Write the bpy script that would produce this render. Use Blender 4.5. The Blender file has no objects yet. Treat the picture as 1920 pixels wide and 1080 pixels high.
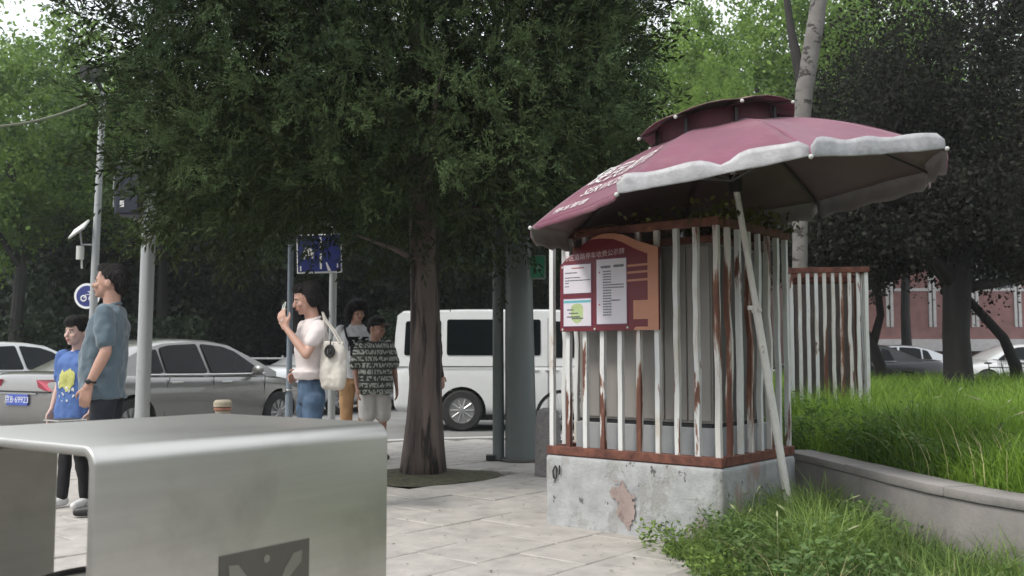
import bpy, math, random
import numpy as np
from mathutils import Vector, Matrix, noise
from mathutils.bvhtree import BVHTree
R = math.radians
sc = bpy.context.scene
col = sc.collection
# ---------------------------------------------------------------- camera
FPX = 1800.0; HOR = 665.0; CAMH = 1.10
PITCH = math.atan((HOR - 540) / FPX)
cam = bpy.data.cameras.new('camera'); camo = bpy.data.objects.new('camera', cam); col.objects.link(camo)
camo.location = (0, 0, CAMH); camo.rotation_euler = (R(90) + PITCH, 0, 0)
cam.sensor_width = 36; cam.lens = FPX / 1920 * 36; cam.clip_end = 800; cam.clip_start = .05
cam.dof.use_dof = True; cam.dof.focus_distance = 6.8; cam.dof.aperture_fstop = 4.0
sc.camera = camo
# ---------------------------------------------------------------- light
SUN_EL, SUN_AZ = R(52), R(238)      # azimuth clockwise from +Y: the sun stands left of and behind the camera
w = bpy.data.worlds.new('World'); sc.world = w; w.use_nodes = True
nt = w.node_tree; sky = nt.nodes.new('ShaderNodeTexSky'); sky.sky_type = 'NISHITA'; sky.sun_disc = False
sky.sun_elevation = SUN_EL; sky.sun_rotation = SUN_AZ; sky.air_density = 1.0; sky.dust_density = 3.0; sky.ozone_density = .6
# thin high cloud over the blue: the sky is mostly white
tcw = nt.nodes.new('ShaderNodeTexCoord'); nzw = nt.nodes.new('ShaderNodeTexNoise'); nzw.inputs['Scale'].default_value = 2.2; nzw.inputs['Detail'].default_value = 6
mpw = nt.nodes.new('ShaderNodeMapping'); mpw.inputs['Scale'].default_value = (1, 1, 3); nt.links.new(tcw.outputs['Generated'], mpw.inputs[0]); nt.links.new(mpw.outputs[0], nzw.inputs[0])
rgw = nt.nodes.new('ShaderNodeMapRange'); rgw.inputs[1].default_value = .3; rgw.inputs[2].default_value = .6; rgw.inputs[3].default_value = .62; rgw.inputs[4].default_value = .95; nt.links.new(nzw.outputs['Fac'], rgw.inputs[0])
mxw = nt.nodes.new('ShaderNodeMix'); mxw.data_type = 'RGBA'; mxw.inputs['B'].default_value = (9.2, 9.5, 9.9, 1); nt.links.new(rgw.outputs[0], mxw.inputs['Factor']); nt.links.new(sky.outputs[0], mxw.inputs['A'])
bg = nt.nodes['Background']; nt.links.new(mxw.outputs['Result'], bg.inputs[0]); bg.inputs[1].default_value = .11
sl = bpy.data.lights.new('sun', 'SUN'); sl.energy = 1.6; sl.angle = R(14); sl.color = (1, .95, .87)
so = bpy.data.objects.new('sun', sl); col.objects.link(so)
sd = Vector((math.sin(SUN_AZ) * math.cos(SUN_EL), math.cos(SUN_AZ) * math.cos(SUN_EL), math.sin(SUN_EL)))
so.rotation_euler = sd.to_track_quat('Z', 'Y').to_euler(); so.location = sd * 40
sc.view_settings.view_transform = 'Standard'; sc.view_settings.look = 'None'
sc.view_settings.exposure = 0.72; sc.view_settings.gamma = 1
sc.cycles.max_bounces = 6; sc.cycles.transparent_max_bounces = 8
sc.cycles.use_denoising = True

def at(px, py, Y):
    "measure: the point at distance Y that the photograph shows at px, py"
    cp, sp = math.cos(PITCH), math.sin(PITCH)
    u = 540 - py
    ry = FPX * cp - u * sp; rz = FPX * sp + u * cp; rx = px - 960
    k = Y / ry
    return Vector((rx * k, Y, CAMH + rz * k))

# ---------------------------------------------------------------- materials
MATS = {}
def mat(name, c=(.5, .5, .5), rough=.6, metal=0., var=.12, vscale=6., bump=.0, bscale=60., c2=None, patch=None,
        spec=.5, coat=0., stretch=(1, 1, 1), trans=0., sheen=0.):
    """patch = list of (colour, threshold, softness, scale, detail, stretch): stains / rust / peeled paint"""
    if name in MATS: return MATS[name]
    m = bpy.data.materials.new(name); m.use_nodes = True; t = m.node_tree; N = t.nodes; L = t.links
    b = N['Principled BSDF']; b.inputs['Roughness'].default_value = rough; b.inputs['Metallic'].default_value = metal
    b.inputs['Specular IOR Level'].default_value = spec; b.inputs['Coat Weight'].default_value = coat
    b.inputs['Sheen Weight'].default_value = sheen
    tc = N.new('ShaderNodeTexCoord')
    oi = N.new('ShaderNodeObjectInfo')
    add = N.new('ShaderNodeVectorMath'); add.operation = 'ADD'; L.new(tc.outputs['Object'], add.inputs[0])
    cmb = N.new('ShaderNodeCombineXYZ'); mul = N.new('ShaderNodeMath'); mul.operation = 'MULTIPLY'; mul.inputs[1].default_value = 37.
    L.new(oi.outputs['Random'], mul.inputs[0]); L.new(mul.outputs[0], cmb.inputs[0]); L.new(mul.outputs[0], cmb.inputs[1]); L.new(cmb.outputs[0], add.inputs[1])
    vec = add.outputs[0]
    def nz(scale, detail=4., st=(1, 1, 1), rgh=.6):
        mp = N.new('ShaderNodeMapping'); mp.inputs['Scale'].default_value = st; L.new(vec, mp.inputs[0])
        n = N.new('ShaderNodeTexNoise'); n.inputs['Scale'].default_value = scale; n.inputs['Detail'].default_value = detail
        n.inputs['Roughness'].default_value = rgh; L.new(mp.outputs[0], n.inputs[0]); return n.outputs['Fac']
    mx = N.new('ShaderNodeMix'); mx.data_type = 'RGBA'
    ca = tuple(max(0, x * (1 - var)) for x in c); cb = tuple(min(1, x * (1 + var)) for x in (c2 or c))
    mx.inputs['A'].default_value = (*ca, 1); mx.inputs['B'].default_value = (*cb, 1)
    mr = N.new('ShaderNodeMapRange'); mr.inputs[1].default_value = .3; mr.inputs[2].default_value = .7
    L.new(nz(vscale, 5, stretch), mr.inputs[0]); L.new(mr.outputs[0], mx.inputs['Factor']); out = mx.outputs['Result']
    masks = []
    for p in (patch or []):
        pc, th, soft, scl, det, st = p
        r = N.new('ShaderNodeMapRange'); r.inputs[1].default_value = th; r.inputs[2].default_value = th + soft
        L.new(nz(scl, det, st), r.inputs[0])
        m2 = N.new('ShaderNodeMix'); m2.data_type = 'RGBA'; m2.inputs['B'].default_value = (*pc, 1)
        L.new(r.outputs[0], m2.inputs['Factor']); L.new(out, m2.inputs['A']); out = m2.outputs['Result']; masks.append(r.outputs[0])
    L.new(out, b.inputs['Base Color'])
    if bump or masks:
        bp = N.new('ShaderNodeBump'); bp.inputs['Strength'].default_value = min(1, max(bump, .0)); bp.inputs['Distance'].default_value = .01
        h = nz(bscale, 3, stretch)
        if masks:
            s = N.new('ShaderNodeMath'); s.operation = 'SUBTRACT'; L.new(h, s.inputs[0]); L.new(masks[0], s.inputs[1]); h = s.outputs[0]
            if not bump: bp.inputs['Strength'].default_value = .25
        L.new(h, bp.inputs['Height']); L.new(bp.outputs[0], b.inputs['Normal'])
    if trans:
        tr = N.new('ShaderNodeBsdfTranslucent'); L.new(out, tr.inputs[0]); ms = N.new('ShaderNodeMixShader'); ms.inputs[0].default_value = trans
        L.new(b.outputs[0], ms.inputs[1]); L.new(tr.outputs[0], ms.inputs[2]); L.new(ms.outputs[0], N['Material Output'].inputs[0])
    MATS[name] = m; return m

def leafmat(name, dark, light, trans=.35, rough=.55, spec=.3):
    if name in MATS: return MATS[name]
    m = bpy.data.materials.new(name); m.use_nodes = True; t = m.node_tree; N = t.nodes; L = t.links
    b = N['Principled BSDF']; b.inputs['Roughness'].default_value = rough; b.inputs['Specular IOR Level'].default_value = spec
    a = N.new('ShaderNodeAttribute'); a.attribute_name = 'tone'
    mx = N.new('ShaderNodeMix'); mx.data_type = 'RGBA'; mx.inputs['A'].default_value = (*dark, 1); mx.inputs['B'].default_value = (*light, 1)
    L.new(a.outputs['Fac'], mx.inputs['Factor']); L.new(mx.outputs['Result'], b.inputs['Base Color'])
    tr = N.new('ShaderNodeBsdfTranslucent'); L.new(mx.outputs['Result'], tr.inputs[0])
    ms = N.new('ShaderNodeMixShader'); ms.inputs[0].default_value = trans
    L.new(b.outputs[0], ms.inputs[1]); L.new(tr.outputs[0], ms.inputs[2]); L.new(ms.outputs[0], N['Material Output'].inputs[0])
    MATS[name] = m; return m

RUST = (.115, .042, .026); RUSTL = (.21, .095, .055)
M = dict(
    slab=mat('paving stone', (.365, .345, .32), .8, var=.13, vscale=5, bump=.35, bscale=90, c2=(.41, .385, .355),
             patch=[((.25, .23, .21), .6, .12, 3.2, 8, (1, 1, 1)), ((.15, .14, .13), .66, .04, 24, 4, (1, 1, 1)), ((.20, .185, .17), .60, .10, 1.1, 9, (1, 1, 1))]),
    joint=mat('joint dirt', (.075, .068, .058), .95, var=.4, vscale=9, bump=.5),
    asphalt=mat('asphalt', (.19, .19, .185), .9, var=.2, vscale=1.2, bump=.5, bscale=200),
    kerb=mat('kerb granite', (.48, .47, .45), .8, var=.12, bump=.3),
    soil=mat('soil', (.055, .047, .035), .95, var=.4, vscale=20, bump=.8, bscale=50, c2=(.07, .07, .035)),
    plaster=mat('peeling painted plaster', (.32, .33, .335), .85, var=.10, vscale=9, bump=.6, bscale=34, c2=(.37, .38, .38),
             patch=[((.30, .30, .29), .53, .08, 5, 9, (1, 1, .5)), ((.32, .25, .23), .60, .05, 2.3, 9, (1, 1, .55)), ((.12, .115, .11), .645, .02, 15, 5, (1, 1, .6))]),
    concrete=mat('wall concrete', (.20, .188, .18), .9, var=.14, vscale=3, bump=.35, bscale=50, c2=(.235, .22, .21),
             patch=[((.13, .12, .115), .62, .15, 2.2, 8, (1, 1, .35))]),
    whitebar=mat('worn white paint', (.60, .61, .60), .55, var=.06, vscale=10, bump=.12, bscale=40, stretch=(1, 1, .35),
             patch=[((.5, .47, .42), .54, .08, 6, 6, (1, 1, .3)), (RUSTL, .585, .03, 9, 7, (1, 1, .18)), (RUST, .61, .02, 9, 7, (1, 1, .18))]),
    rustbar=mat('mostly rusted paint', (.60, .58, .55), .7, var=.08, vscale=10, bump=.3, bscale=60, stretch=(1, 1, .35),
             patch=[(RUSTL, .50, .03, 5, 7, (1, 1, .12)), (RUST, .53, .03, 5, 7, (1, 1, .12))]),
    rust=mat('rusted iron', (.105, .038, .028), .85, var=.35, vscale=14, bump=.5, bscale=80, c2=(.15, .058, .038),
             patch=[((.30, .15, .075), .64, .05, 7, 8, (1, 1, 1)), ((.34, .30, .25), .70, .03, 11, 6, (1, 1, 1))]),
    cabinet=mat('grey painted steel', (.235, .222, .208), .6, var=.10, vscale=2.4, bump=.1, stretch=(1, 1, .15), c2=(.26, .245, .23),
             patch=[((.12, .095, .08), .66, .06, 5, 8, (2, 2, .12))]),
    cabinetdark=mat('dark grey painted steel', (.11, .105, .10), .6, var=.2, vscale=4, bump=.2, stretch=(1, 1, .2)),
    steel=mat('brushed stainless steel', (.56, .55, .52), .42, 1., var=.05, vscale=30, patch=[((.46, .45, .42), .52, .16, 2.6, 7, (1, 1, 1)),], bump=.035, bscale=260, stretch=(.05, .05, 1)),
    steelmark=mat('etched dark steel', (.12, .115, .10), .5, .5, var=.1),
    steelpale=mat('etched pale steel', (.30, .295, .27), .4, .8, var=.1),
    blackplastic=mat('black plastic', (.012, .012, .013), .45, var=.2),
    rubber=mat('rubber', (.022, .022, .022), .85, var=.2, bump=.3),
    maroon=mat('maroon canopy cloth', (.185, .042, .084), .7, var=.14, vscale=3.5, bump=.16, bscale=22, trans=.12, sheen=.3,
             patch=[((.235, .075, .112), .52, .2, 4, 8, (1, 1, 1)), ((.13, .035, .055), .62, .1, 7, 8, (1, 1, 1))]),
    lining=mat('silver coated lining', (.20, .14, .145), .5, var=.12, vscale=4, bump=.1, trans=.10),
    valance=mat('silver white lining', (.46, .46, .475), .5, var=.2, vscale=14, bump=.5, bscale=22, trans=.12),
    valancegrey=mat('dull silver lining', (.33, .31, .31), .55, var=.15, vscale=8, bump=.3, bscale=14, trans=.2),
    white=mat('white paint', (.72, .72, .71), .45, var=.04),
    polewhite=mat('worn white tube', (.72, .70, .67), .5, var=.1, vscale=12, bump=.1, patch=[((.3, .24, .2), .66, .05, 20, 4, (1, 1, .4))]),
    galv=mat('galvanised pole', (.36, .375, .375), .45, .25, var=.10, vscale=5, bump=.08, stretch=(1, 1, .2), patch=[((.2, .2, .19), .68, .06, 8, 6, (1, 1, .3))]),
    polegreen=mat('grey green painted pole', (.125, .145, .138), .5, var=.12, vscale=3, bump=.1, stretch=(1, 1, .2), patch=[((.075, .085, .08), .64, .1, 3, 8, (1, 1, .2))]),
    signalbox=mat('dark navy housing', (.012, .014, .03), .4, var=.2),
    bluesign=mat('blue sign sheeting', (.022, .032, .16), .4, var=.08),
    greensign=mat('green sign sheeting', (.02, .22, .11), .4, var=.1),
    boardred=mat('dark red board', (.125, .010, .018), .45, var=.12, vscale=3, bump=.05),
    boardorange=mat('orange board print', (.42, .19, .115), .5, var=.08, vscale=6),
    paper=mat('paper notice', (.60, .57, .62), .6, var=.05, vscale=7),
    ink=mat('printed ink', (.07, .085, .10), .6), inkred=mat('red ink', (.35, .08, .10), .6), inkgreen=mat('printed green', (.36, .45, .22), .6, var=.25, vscale=14),
    inkcyan=mat('printed cyan', (.10, .36, .42), .6),
    title=mat('pale lettering', (.55, .42, .43), .6),
    bark=mat('red brown bark', (.072, .056, .05), .9, var=.35, vscale=7, bump=1, bscale=26, stretch=(1, 1, .12), c2=(.11, .085, .073), patch=[((.022, .017, .015), .53, .06, 9, 7, (1, 1, .10))]),
    barkdark=mat('dark bark', (.018, .016, .015), .9, var=.4, vscale=7, bump=1, bscale=20, stretch=(1, 1, .2)),
    barkpale=mat('pale poplar bark', (.155, .145, .135), .85, var=.2, vscale=4, bump=.6, bscale=20, patch=[((.04, .036, .032), .56, .05, 6, 6, (1, 1, 1.6))]),
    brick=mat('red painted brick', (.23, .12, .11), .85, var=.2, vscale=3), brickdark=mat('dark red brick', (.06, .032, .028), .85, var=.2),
    frame=mat('pale window frame', (.46, .44, .43), .6), pane=mat('window glass', (.05, .055, .06), .08, var=.1, coat=.5),
    carglass=mat('dark car glass', (.006, .008, .009), .1, var=.1, spec=.15, coat=.0), champagne=mat('champagne car paint', (.235, .228, .215), .32, .55, var=.03, coat=1),
    carwhite=mat('white car paint', (.66, .67, .665), .35, var=.03, coat=1, patch=[((.5, .5, .48), .62, .2, 1.2, 6, (1, 1, 1))]), carblack=mat('black car paint', (.010, .010, .012), .3, var=.1, coat=.3),
    carsilver=mat('silver car paint', (.5, .51, .52), .3, .5, var=.03, coat=1),
    chrome=mat('chrome', (.6, .6, .6), .15, 1.), taillight=mat('red tail light', (.42, .012, .05), .15, coat=1), headlight=mat('headlight', (.6, .62, .62), .1, coat=1),
    plateblue=mat('blue number plate', (.05, .09, .40), .4), rim=mat('wheel rim', (.38, .38, .38), .35, .7, var=.1),
    skin=mat('skin', (.46, .27, .205), .5, var=.07, vscale=14), skinpale=mat('fair skin', (.56, .37, .31), .5, var=.06, vscale=14), skintan=mat('tanned skin', (.36, .20, .145), .5, var=.07, vscale=14),
    hair=mat('black hair', (.007, .006, .006), .7, spec=.2, var=.4, vscale=60, bump=.8, bscale=120, stretch=(1, 1, .2)),
    lips=mat('lips', (.36, .12, .11), .5), eyew=mat('eye white', (.6, .6, .58), .3), eyeb=mat('eye dark', (.01, .008, .008), .2),
    polo=mat('blue grey polo cloth', (.085, .125, .155), .85, var=.14, vscale=5, bump=.3, bscale=18, sheen=.3), navy=mat('dark navy cloth', (.014, .016, .024), .85, var=.2, bump=.3, bscale=20),
    blackcloth=mat('black cloth', (.010, .010, .012), .85, var=.3, bump=.3, bscale=20),
    pinktee=mat('pale pink white cotton', (.62, .56, .545), .85, var=.05, vscale=5, bump=.35, bscale=16), whitetee=mat('white cotton', (.66, .66, .68), .85, var=.05, bump=.35, bscale=16),
    jeans=mat('blue denim', (.040, .072, .125), .85, var=.3, vscale=7, bump=.3, bscale=40, c2=(.055, .095, .155)),
    tanshort=mat('tan orange cloth', (.46, .27, .135), .85, var=.1, bump=.3, bscale=18), whiteshort=mat('off white cloth', (.56, .54, .50), .85, var=.08, bump=.35, bscale=18),
    canvas=mat('white canvas bag cloth', (.52, .49, .44), .85, var=.06, bump=.3, bscale=14), shoewhite=mat('white shoe', (.62, .62, .62), .6), shoeblack=mat('black shoe', (.015, .015, .016), .5),
    terracotta=mat('terracotta paint', (.33, .15, .10), .7, var=.2), beige=mat('beige paint', (.40, .35, .26), .7, var=.15), stone=mat('grey granite', (.20, .19, .185), .85, var=.25, vscale=30, bump=.3),
    cable=mat('cable sheath', (.16, .17, .12), .7), dirtywhite=mat('pale sheet', (.52, .54, .50), .5), greenbox=mat('dark green box', (.02, .05, .035), .6),
    hillside=mat('far ground', (.06, .065, .04), .95, var=.3),
)

# ---------------------------------------------------------------- object helpers
def tag(o, label=None, cat=None, group=None, kind=None):
    if label: o['label'] = label
    if cat: o['category'] = cat
    if group: o['group'] = group
    if kind: o['kind'] = kind
    return o
def thing(name, loc, rotz=0, label=None, cat=None, group=None):
    o = bpy.data.objects.new(name, None); o.empty_display_size = .1; col.objects.link(o); o.location = loc; o.rotation_euler = (0, 0, rotz)
    return tag(o, label, cat, group)
def link(name, me, parent=None):
    o = bpy.data.objects.new(name, me); col.objects.link(o)
    if parent: o.parent = parent
    return o
def copy_tree(o, parent=None, **kw):
    c = o.copy(); col.objects.link(c)
    if parent: c.parent = parent
    for ch in list(o.children): copy_tree(ch, c)
    return c

class MB:
    "collects shapes and links them as one mesh object"
    def __init__(s): s.v = []; s.f = []; s.m = []; s.mi = 0
    def add(s, vs, fs):
        k = len(s.v); s.v += [tuple(v) for v in vs]; s.f += [tuple(i + k for i in f) for f in fs]; s.m += [s.mi] * len(fs); return s
    def box(s, lo, hi, mtx=None):
        (x0, y0, z0), (x1, y1, z1) = lo, hi
        vs = [Vector(p) for p in ((x0, y0, z0), (x1, y0, z0), (x1, y1, z0), (x0, y1, z0), (x0, y0, z1), (x1, y0, z1), (x1, y1, z1), (x0, y1, z1))]
        if mtx: vs = [mtx @ v for v in vs]
        return s.add(vs, [(0, 3, 2, 1), (4, 5, 6, 7), (0, 1, 5, 4), (1, 2, 6, 5), (2, 3, 7, 6), (3, 0, 4, 7)])
    def tube(s, pts, rs, n=10, caps=True):
        pts = [Vector(p) for p in pts]
        if not hasattr(rs, '__len__'): rs = [rs] * len(pts)
        vs = []; fs = []; prev = None
        for i, p in enumerate(pts):
            d = (pts[min(i + 1, len(pts) - 1)] - pts[max(i - 1, 0)]).normalized()
            if prev is None: a = d.orthogonal().normalized()
            else: a = (prev - d * prev.dot(d)).normalized()
            prev = a; b = d.cross(a)
            for k in range(n):
                t = 2 * math.pi * k / n; vs.append(p + (a * math.cos(t) + b * math.sin(t)) * rs[i])
        for i in range(len(pts) - 1):
            for k in range(n):
                fs.append((i * n + k, i * n + (k + 1) % n, (i + 1) * n + (k + 1) % n, (i + 1) * n + k))
        if caps: fs.append(tuple(range(n - 1, -1, -1))); fs.append(tuple((len(pts) - 1) * n + k for k in range(n)))
        return s.add(vs, fs)
    def torus(s, c, r, t, axis=(0, 1, 0), n=32, m=8, a0=0, a1=2 * math.pi):
        axis = Vector(axis).normalized(); u = axis.orthogonal().normalized(); v = axis.cross(u); c = Vector(c)
        full = abs(a1 - a0 - 2 * math.pi) < 1e-6; cnt = n if full else n + 1; vs = []; fs = []
        for i in range(cnt):
            a = a0 + (a1 - a0) * i / n; d = u * math.cos(a) + v * math.sin(a)
            for k in range(m):
                b = 2 * math.pi * k / m; vs.append(c + d * (r + t * math.cos(b)) + axis * (t * math.sin(b)))
        for i in range(n):
            j = (i + 1) % cnt
            for k in range(m): fs.append((i * m + k, j * m + k, j * m + (k + 1) % m, i * m + (k + 1) % m))
        return s.add(vs, fs)
    def prism(s, poly, y0, y1, axis='y'):
        "polygon in (x, z) extruded along y"
        n = len(poly)
        if axis == 'y': vs = [(x, y0, z) for x, z in poly] + [(x, y1, z) for x, z in poly]
        elif axis == 'z': vs = [(x, z, y0) for x, z in poly] + [(x, z, y1) for x, z in poly]
        else: vs = [(y0, x, z) for x, z in poly] + [(y1, x, z) for x, z in poly]
        return s.add(vs, [tuple(range(n)), tuple(range(2 * n - 1, n - 1, -1))] + [(i, i + n, (i + 1) % n + n, (i + 1) % n) for i in range(n)])
    def ell(s, c, r, n=14, m=9, rot=None):
        vs = []; fs = []; c = Vector(c)
        for i in range(m + 1):
            th = math.pi * i / m
            for k in range(n):
                ph = 2 * math.pi * k / n; p = Vector((r[0] * math.sin(th) * math.cos(ph), r[1] * math.sin(th) * math.sin(ph), r[2] * math.cos(th)))
                if rot: p = rot @ p
                vs.append(c + p)
        for i in range(m):
            for k in range(n): fs.append((i * n + k, (i + 1) * n + k, (i + 1) * n + (k + 1) % n, i * n + (k + 1) % n))
        return s.add(vs, fs)
    def cap(s, p0, r0, p1, r1, n=12):
        "tapered capsule"
        p0 = Vector(p0); p1 = Vector(p1); d = (p1 - p0)
        if d.length < 1e-6: return s.ell(p0, (r0,) * 3)
        d.normalize(); pts = []; rs = []
        for t in (90, 60, 30, 0): pts.append(p0 - d * r0 * math.sin(R(t))); rs.append(max(r0 * math.cos(R(t)), 1e-4))
        for t in (0, 30, 60, 90): pts.append(p1 + d * r1 * math.sin(R(t))); rs.append(max(r1 * math.cos(R(t)), 1e-4))
        return s.tube(pts, rs, n)
    def loft(s, rings, n=18):
        "rings of (z, rx, ry, cx, cy)"
        vs = []; fs = []
        for z, rx, ry, cx, cy in rings:
            for k in range(n):
                a = 2 * math.pi * k / n; ca, sa = math.cos(a), math.sin(a)
                q = .82
                vs.append((cx + rx * math.copysign(abs(ca) ** q, ca), cy + ry * math.copysign(abs(sa) ** q, sa), z))
        for i in range(len(rings) - 1):
            for k in range(n): fs.append((i * n + k, i * n + (k + 1) % n, (i + 1) * n + (k + 1) % n, (i + 1) * n + k))
        fs.append(tuple(range(n - 1, -1, -1))); fs.append(tuple((len(rings) - 1) * n + k for k in range(n)))
        return s.add(vs, fs)
    def mesh(s, name, mats, smooth=False):
        me = bpy.data.meshes.new(name); me.from_pydata(s.v, [], s.f)
        if not isinstance(mats, (list, tuple)): mats = [mats]
        for m in mats: me.materials.append(m)
        if len(mats) > 1: me.polygons.foreach_set('material_index', s.m)
        if smooth: me.polygons.foreach_set('use_smooth', [True] * len(me.polygons))
        me.update(); return me
    def build(s, name, mats, parent=None, smooth=False, bevel=0, seg=2, flat=35):
        me = s.mesh(name, mats, smooth); o = link(name, me, parent)
        if bevel:
            b = o.modifiers.new('bevel', 'BEVEL'); b.width = bevel; b.segments = seg; b.limit_method = 'ANGLE'; b.angle_limit = R(40); b.harden_normals = False
            bake(o)
            if smooth: pass
        if smooth and flat:
            try: o.data.set_sharp_from_angle(angle=R(flat))
            except Exception: pass
        return o
def bake(o):
    dg = bpy.context.evaluated_depsgraph_get(); dg.update()
    me = bpy.data.meshes.new_from_object(o.evaluated_get(dg)); old = o.data; o.modifiers.clear(); nm = old.name
    o.data = me; 
    if old.users == 0: bpy.data.meshes.remove(old)
    me.name = nm
    return o
def rounded(poly, r=.03, n=4):
    out = []; k = len(poly)
    for i in range(k):
        a, b, c = Vector(poly[i - 1]), Vector(poly[i]), Vector(poly[(i + 1) % k])
        u = (a - b); v = (c - b); rr = min(r, u.length * .45, v.length * .45); u.normalize(); v.normalize()
        p0 = b + u * rr; p1 = b + v * rr
        for j in range(n + 1):
            t = j / n; q = p0 * (1 - t) ** 2 + b * 2 * t * (1 - t) + p1 * t * t; out.append((q.x, q.y))
    return out
def text_geo(body, size, spacing=1.0):
    cu = bpy.data.curves.new('lettering', 'FONT'); cu.body = body; cu.size = size; cu.align_x = 'CENTER'; cu.align_y = 'CENTER'; cu.resolution_u = 2; cu.space_character = spacing
    o = bpy.data.objects.new('lettering', cu); col.objects.link(o)
    dg = bpy.context.evaluated_depsgraph_get(); dg.update()
    me = bpy.data.meshes.new_from_object(o.evaluated_get(dg)); vs = [v.co.copy() for v in me.vertices]; fs = [tuple(p.vertices) for p in me.polygons]
    bpy.data.objects.remove(o); bpy.data.curves.remove(cu); bpy.data.meshes.remove(me); return vs, fs
def text_on(mb, body, size, fn, spacing=1.0):
    vs, fs = text_geo(body, size, spacing); mb.add([fn(v.x, v.y) for v in vs], fs)
# ================================================================ SETTING
rng = np.random.default_rng(7); random.seed(7)
KERB = [(-30, 2.5), (-12, 8.3), (-5, 11.1), (-1, 12.9), (3, 13.9), (8, 14.4), (30, 15.5)]
def kerb_y(x):
    for (xa, ya), (xb, yb) in zip(KERB, KERB[1:]):
        if xa <= x <= xb: return ya + (yb - ya) * (x - xa) / (xb - xa)
    return KERB[0][1] if x < -30 else KERB[-1][1]
g = MB(); g.add([(-300, -60, -.15), (300, -60, -.15), (300, 500, -.15), (-300, 500, -.15)], [(0, 1, 2, 3)])
tag(g.build('road', M['asphalt']), kind='structure')
# pavement bed under the slabs
g = MB(); poly = [(-30, -30)] + [] 
poly = [(-30, -30), (30, -30)] + [(x, y - .12) for x, y in reversed(KERB)]
g.prism(poly, -.149, -.035, axis='z')
pave = tag(g.build('pavement', M['joint']), kind='structure')
# far pavement over the road
g = MB(); g.box((-120, 24, -.149), (3, 60, -.02)); g.box((-120, 24.0, -.02), (3, 24.3, .0))
tag(g.build('far_pavement', M['asphalt']), kind='structure')
g = MB(); g.box((3.01, 20.5, -.149), (120, 60, -.05)); tag(g.build('car_park', M['asphalt']), kind='structure')
# kerb stones
k = 0
for (xa, ya), (xb, yb) in zip(KERB[1:], KERB[2:-1]):
    L = math.hypot(xb - xa, yb - ya); n = max(1, int(L / .9)); ang = math.atan2(yb - ya, xb - xa)
    if k == 0:
        m0 = MB().box((.006, -.12, -.149), (.894, 0, .0)).build('kerb_stone', M['kerb'], pave, bevel=.012)
    for i in range(n):
        o = m0 if k == 0 else m0.copy()
        if k: col.objects.link(o); o.parent = pave
        t = i / n; o.location = (xa + (xb - xa) * t, ya + (yb - ya) * t, random.uniform(-.004, .004)); o.rotation_euler = (0, 0, ang); o.scale = (L / n / .9, 1, 1); k += 1
# paving slabs, laid in line with the cage
GA = R(-39.8); U = Vector((math.cos(GA), math.sin(GA))); V = Vector((-math.sin(GA), math.cos(GA)))
SU, SV = .46, .70
slabs = []
for iu in range(-60, 40):
    for iv in range(-30, 50):
        cx = U * (iu * SU) + V * ((iv + (.5 if iu % 2 else 0)) * SV)
        x, y = cx.x, cx.y
        if y < 1.2 or y > kerb_y(x) - .38: continue
        if abs(x) > y * .56 + .9: continue
        if x > 2.0 and y < 20: continue
        if .45 * (x - .80) + .89 * (y - 8.8) > 99: continue
        if math.hypot(x + .80, y - 8.80) < .72: continue
        slabs.append((x, y))
def slab_mesh(w, h, t=.034):
    b = MB(); g_ = .0035; c = .005
    x, y = w / 2 - g_, h / 2 - g_
    vs = [(-x, -y, -t), (x, -y, -t), (x, y, -t), (-x, y, -t), (-x, -y, -c), (x, -y, -c), (x, y, -c), (-x, y, -c),
          (-x + c, -y + c, 0), (x - c, -y + c, 0), (x - c, y - c, 0), (-x + c, y - c, 0)]
    fs = [(8, 9, 10, 11)] + [(i, (i + 1) % 4, (i + 1) % 4 + 4, i + 4) for i in range(4)] + [(i + 4, (i + 1) % 4 + 4, (i + 1) % 4 + 8, i + 8) for i in range(4)]
    return b.add(vs, fs)
def shows(x, y):
    if y < 4.2 and x > -.4: return -1
    px = 960 + 1800 * x / y; py = 665 + 1980 / y
    if px < -20 or px > 1400 or py > 1100: return -1
    if 200 < px < 735: return -1
    if px < 200 and py < 890: return -1
    return 1 / y
slabs.sort(key=lambda p: -shows(*p))
sm = slab_mesh(SU, SV).mesh('paving_slab', M['slab']); rest = MB()
for i, (x, y) in enumerate(slabs):
    z = random.uniform(-.003, .0015); tx, ty = random.gauss(0, .003), random.gauss(0, .003)
    if random.random() < .25: z -= random.uniform(.002, .008); tx += random.gauss(0, .008)
    if i < 290:
        o = link('paving_slab', sm, pave); o.location = (x, y, z); o.rotation_euler = (tx, ty, GA + random.gauss(0, .006))
    else:
        s_ = slab_mesh(SU, SV); mt = Matrix.Translation((x, y, z)) @ Matrix.Rotation(GA, 4, 'Z') @ Matrix.Rotation(tx, 4, 'X')
        rest.add([mt @ Vector(v) for v in s_.v], s_.f)
tag(rest.build('paving_field', M['slab'], pave), kind='stuff')
# tree pit with soil
g = MB(); n = 28; vs = []; 
for i in range(n):
    a = 2 * math.pi * i / n; r = .66 + .05 * math.sin(3 * a + 1); vs.append((-.80 + r * math.cos(a), 8.8 + r * math.sin(a), .004 + .006 * math.sin(5 * a)))
vs.append((-.80, 8.8, .05)); g.add(vs, [(i, (i + 1) % n, n) for i in range(n)])
tag(g.build('tree_pit_soil', M['soil'], smooth=True), kind='structure')

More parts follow.
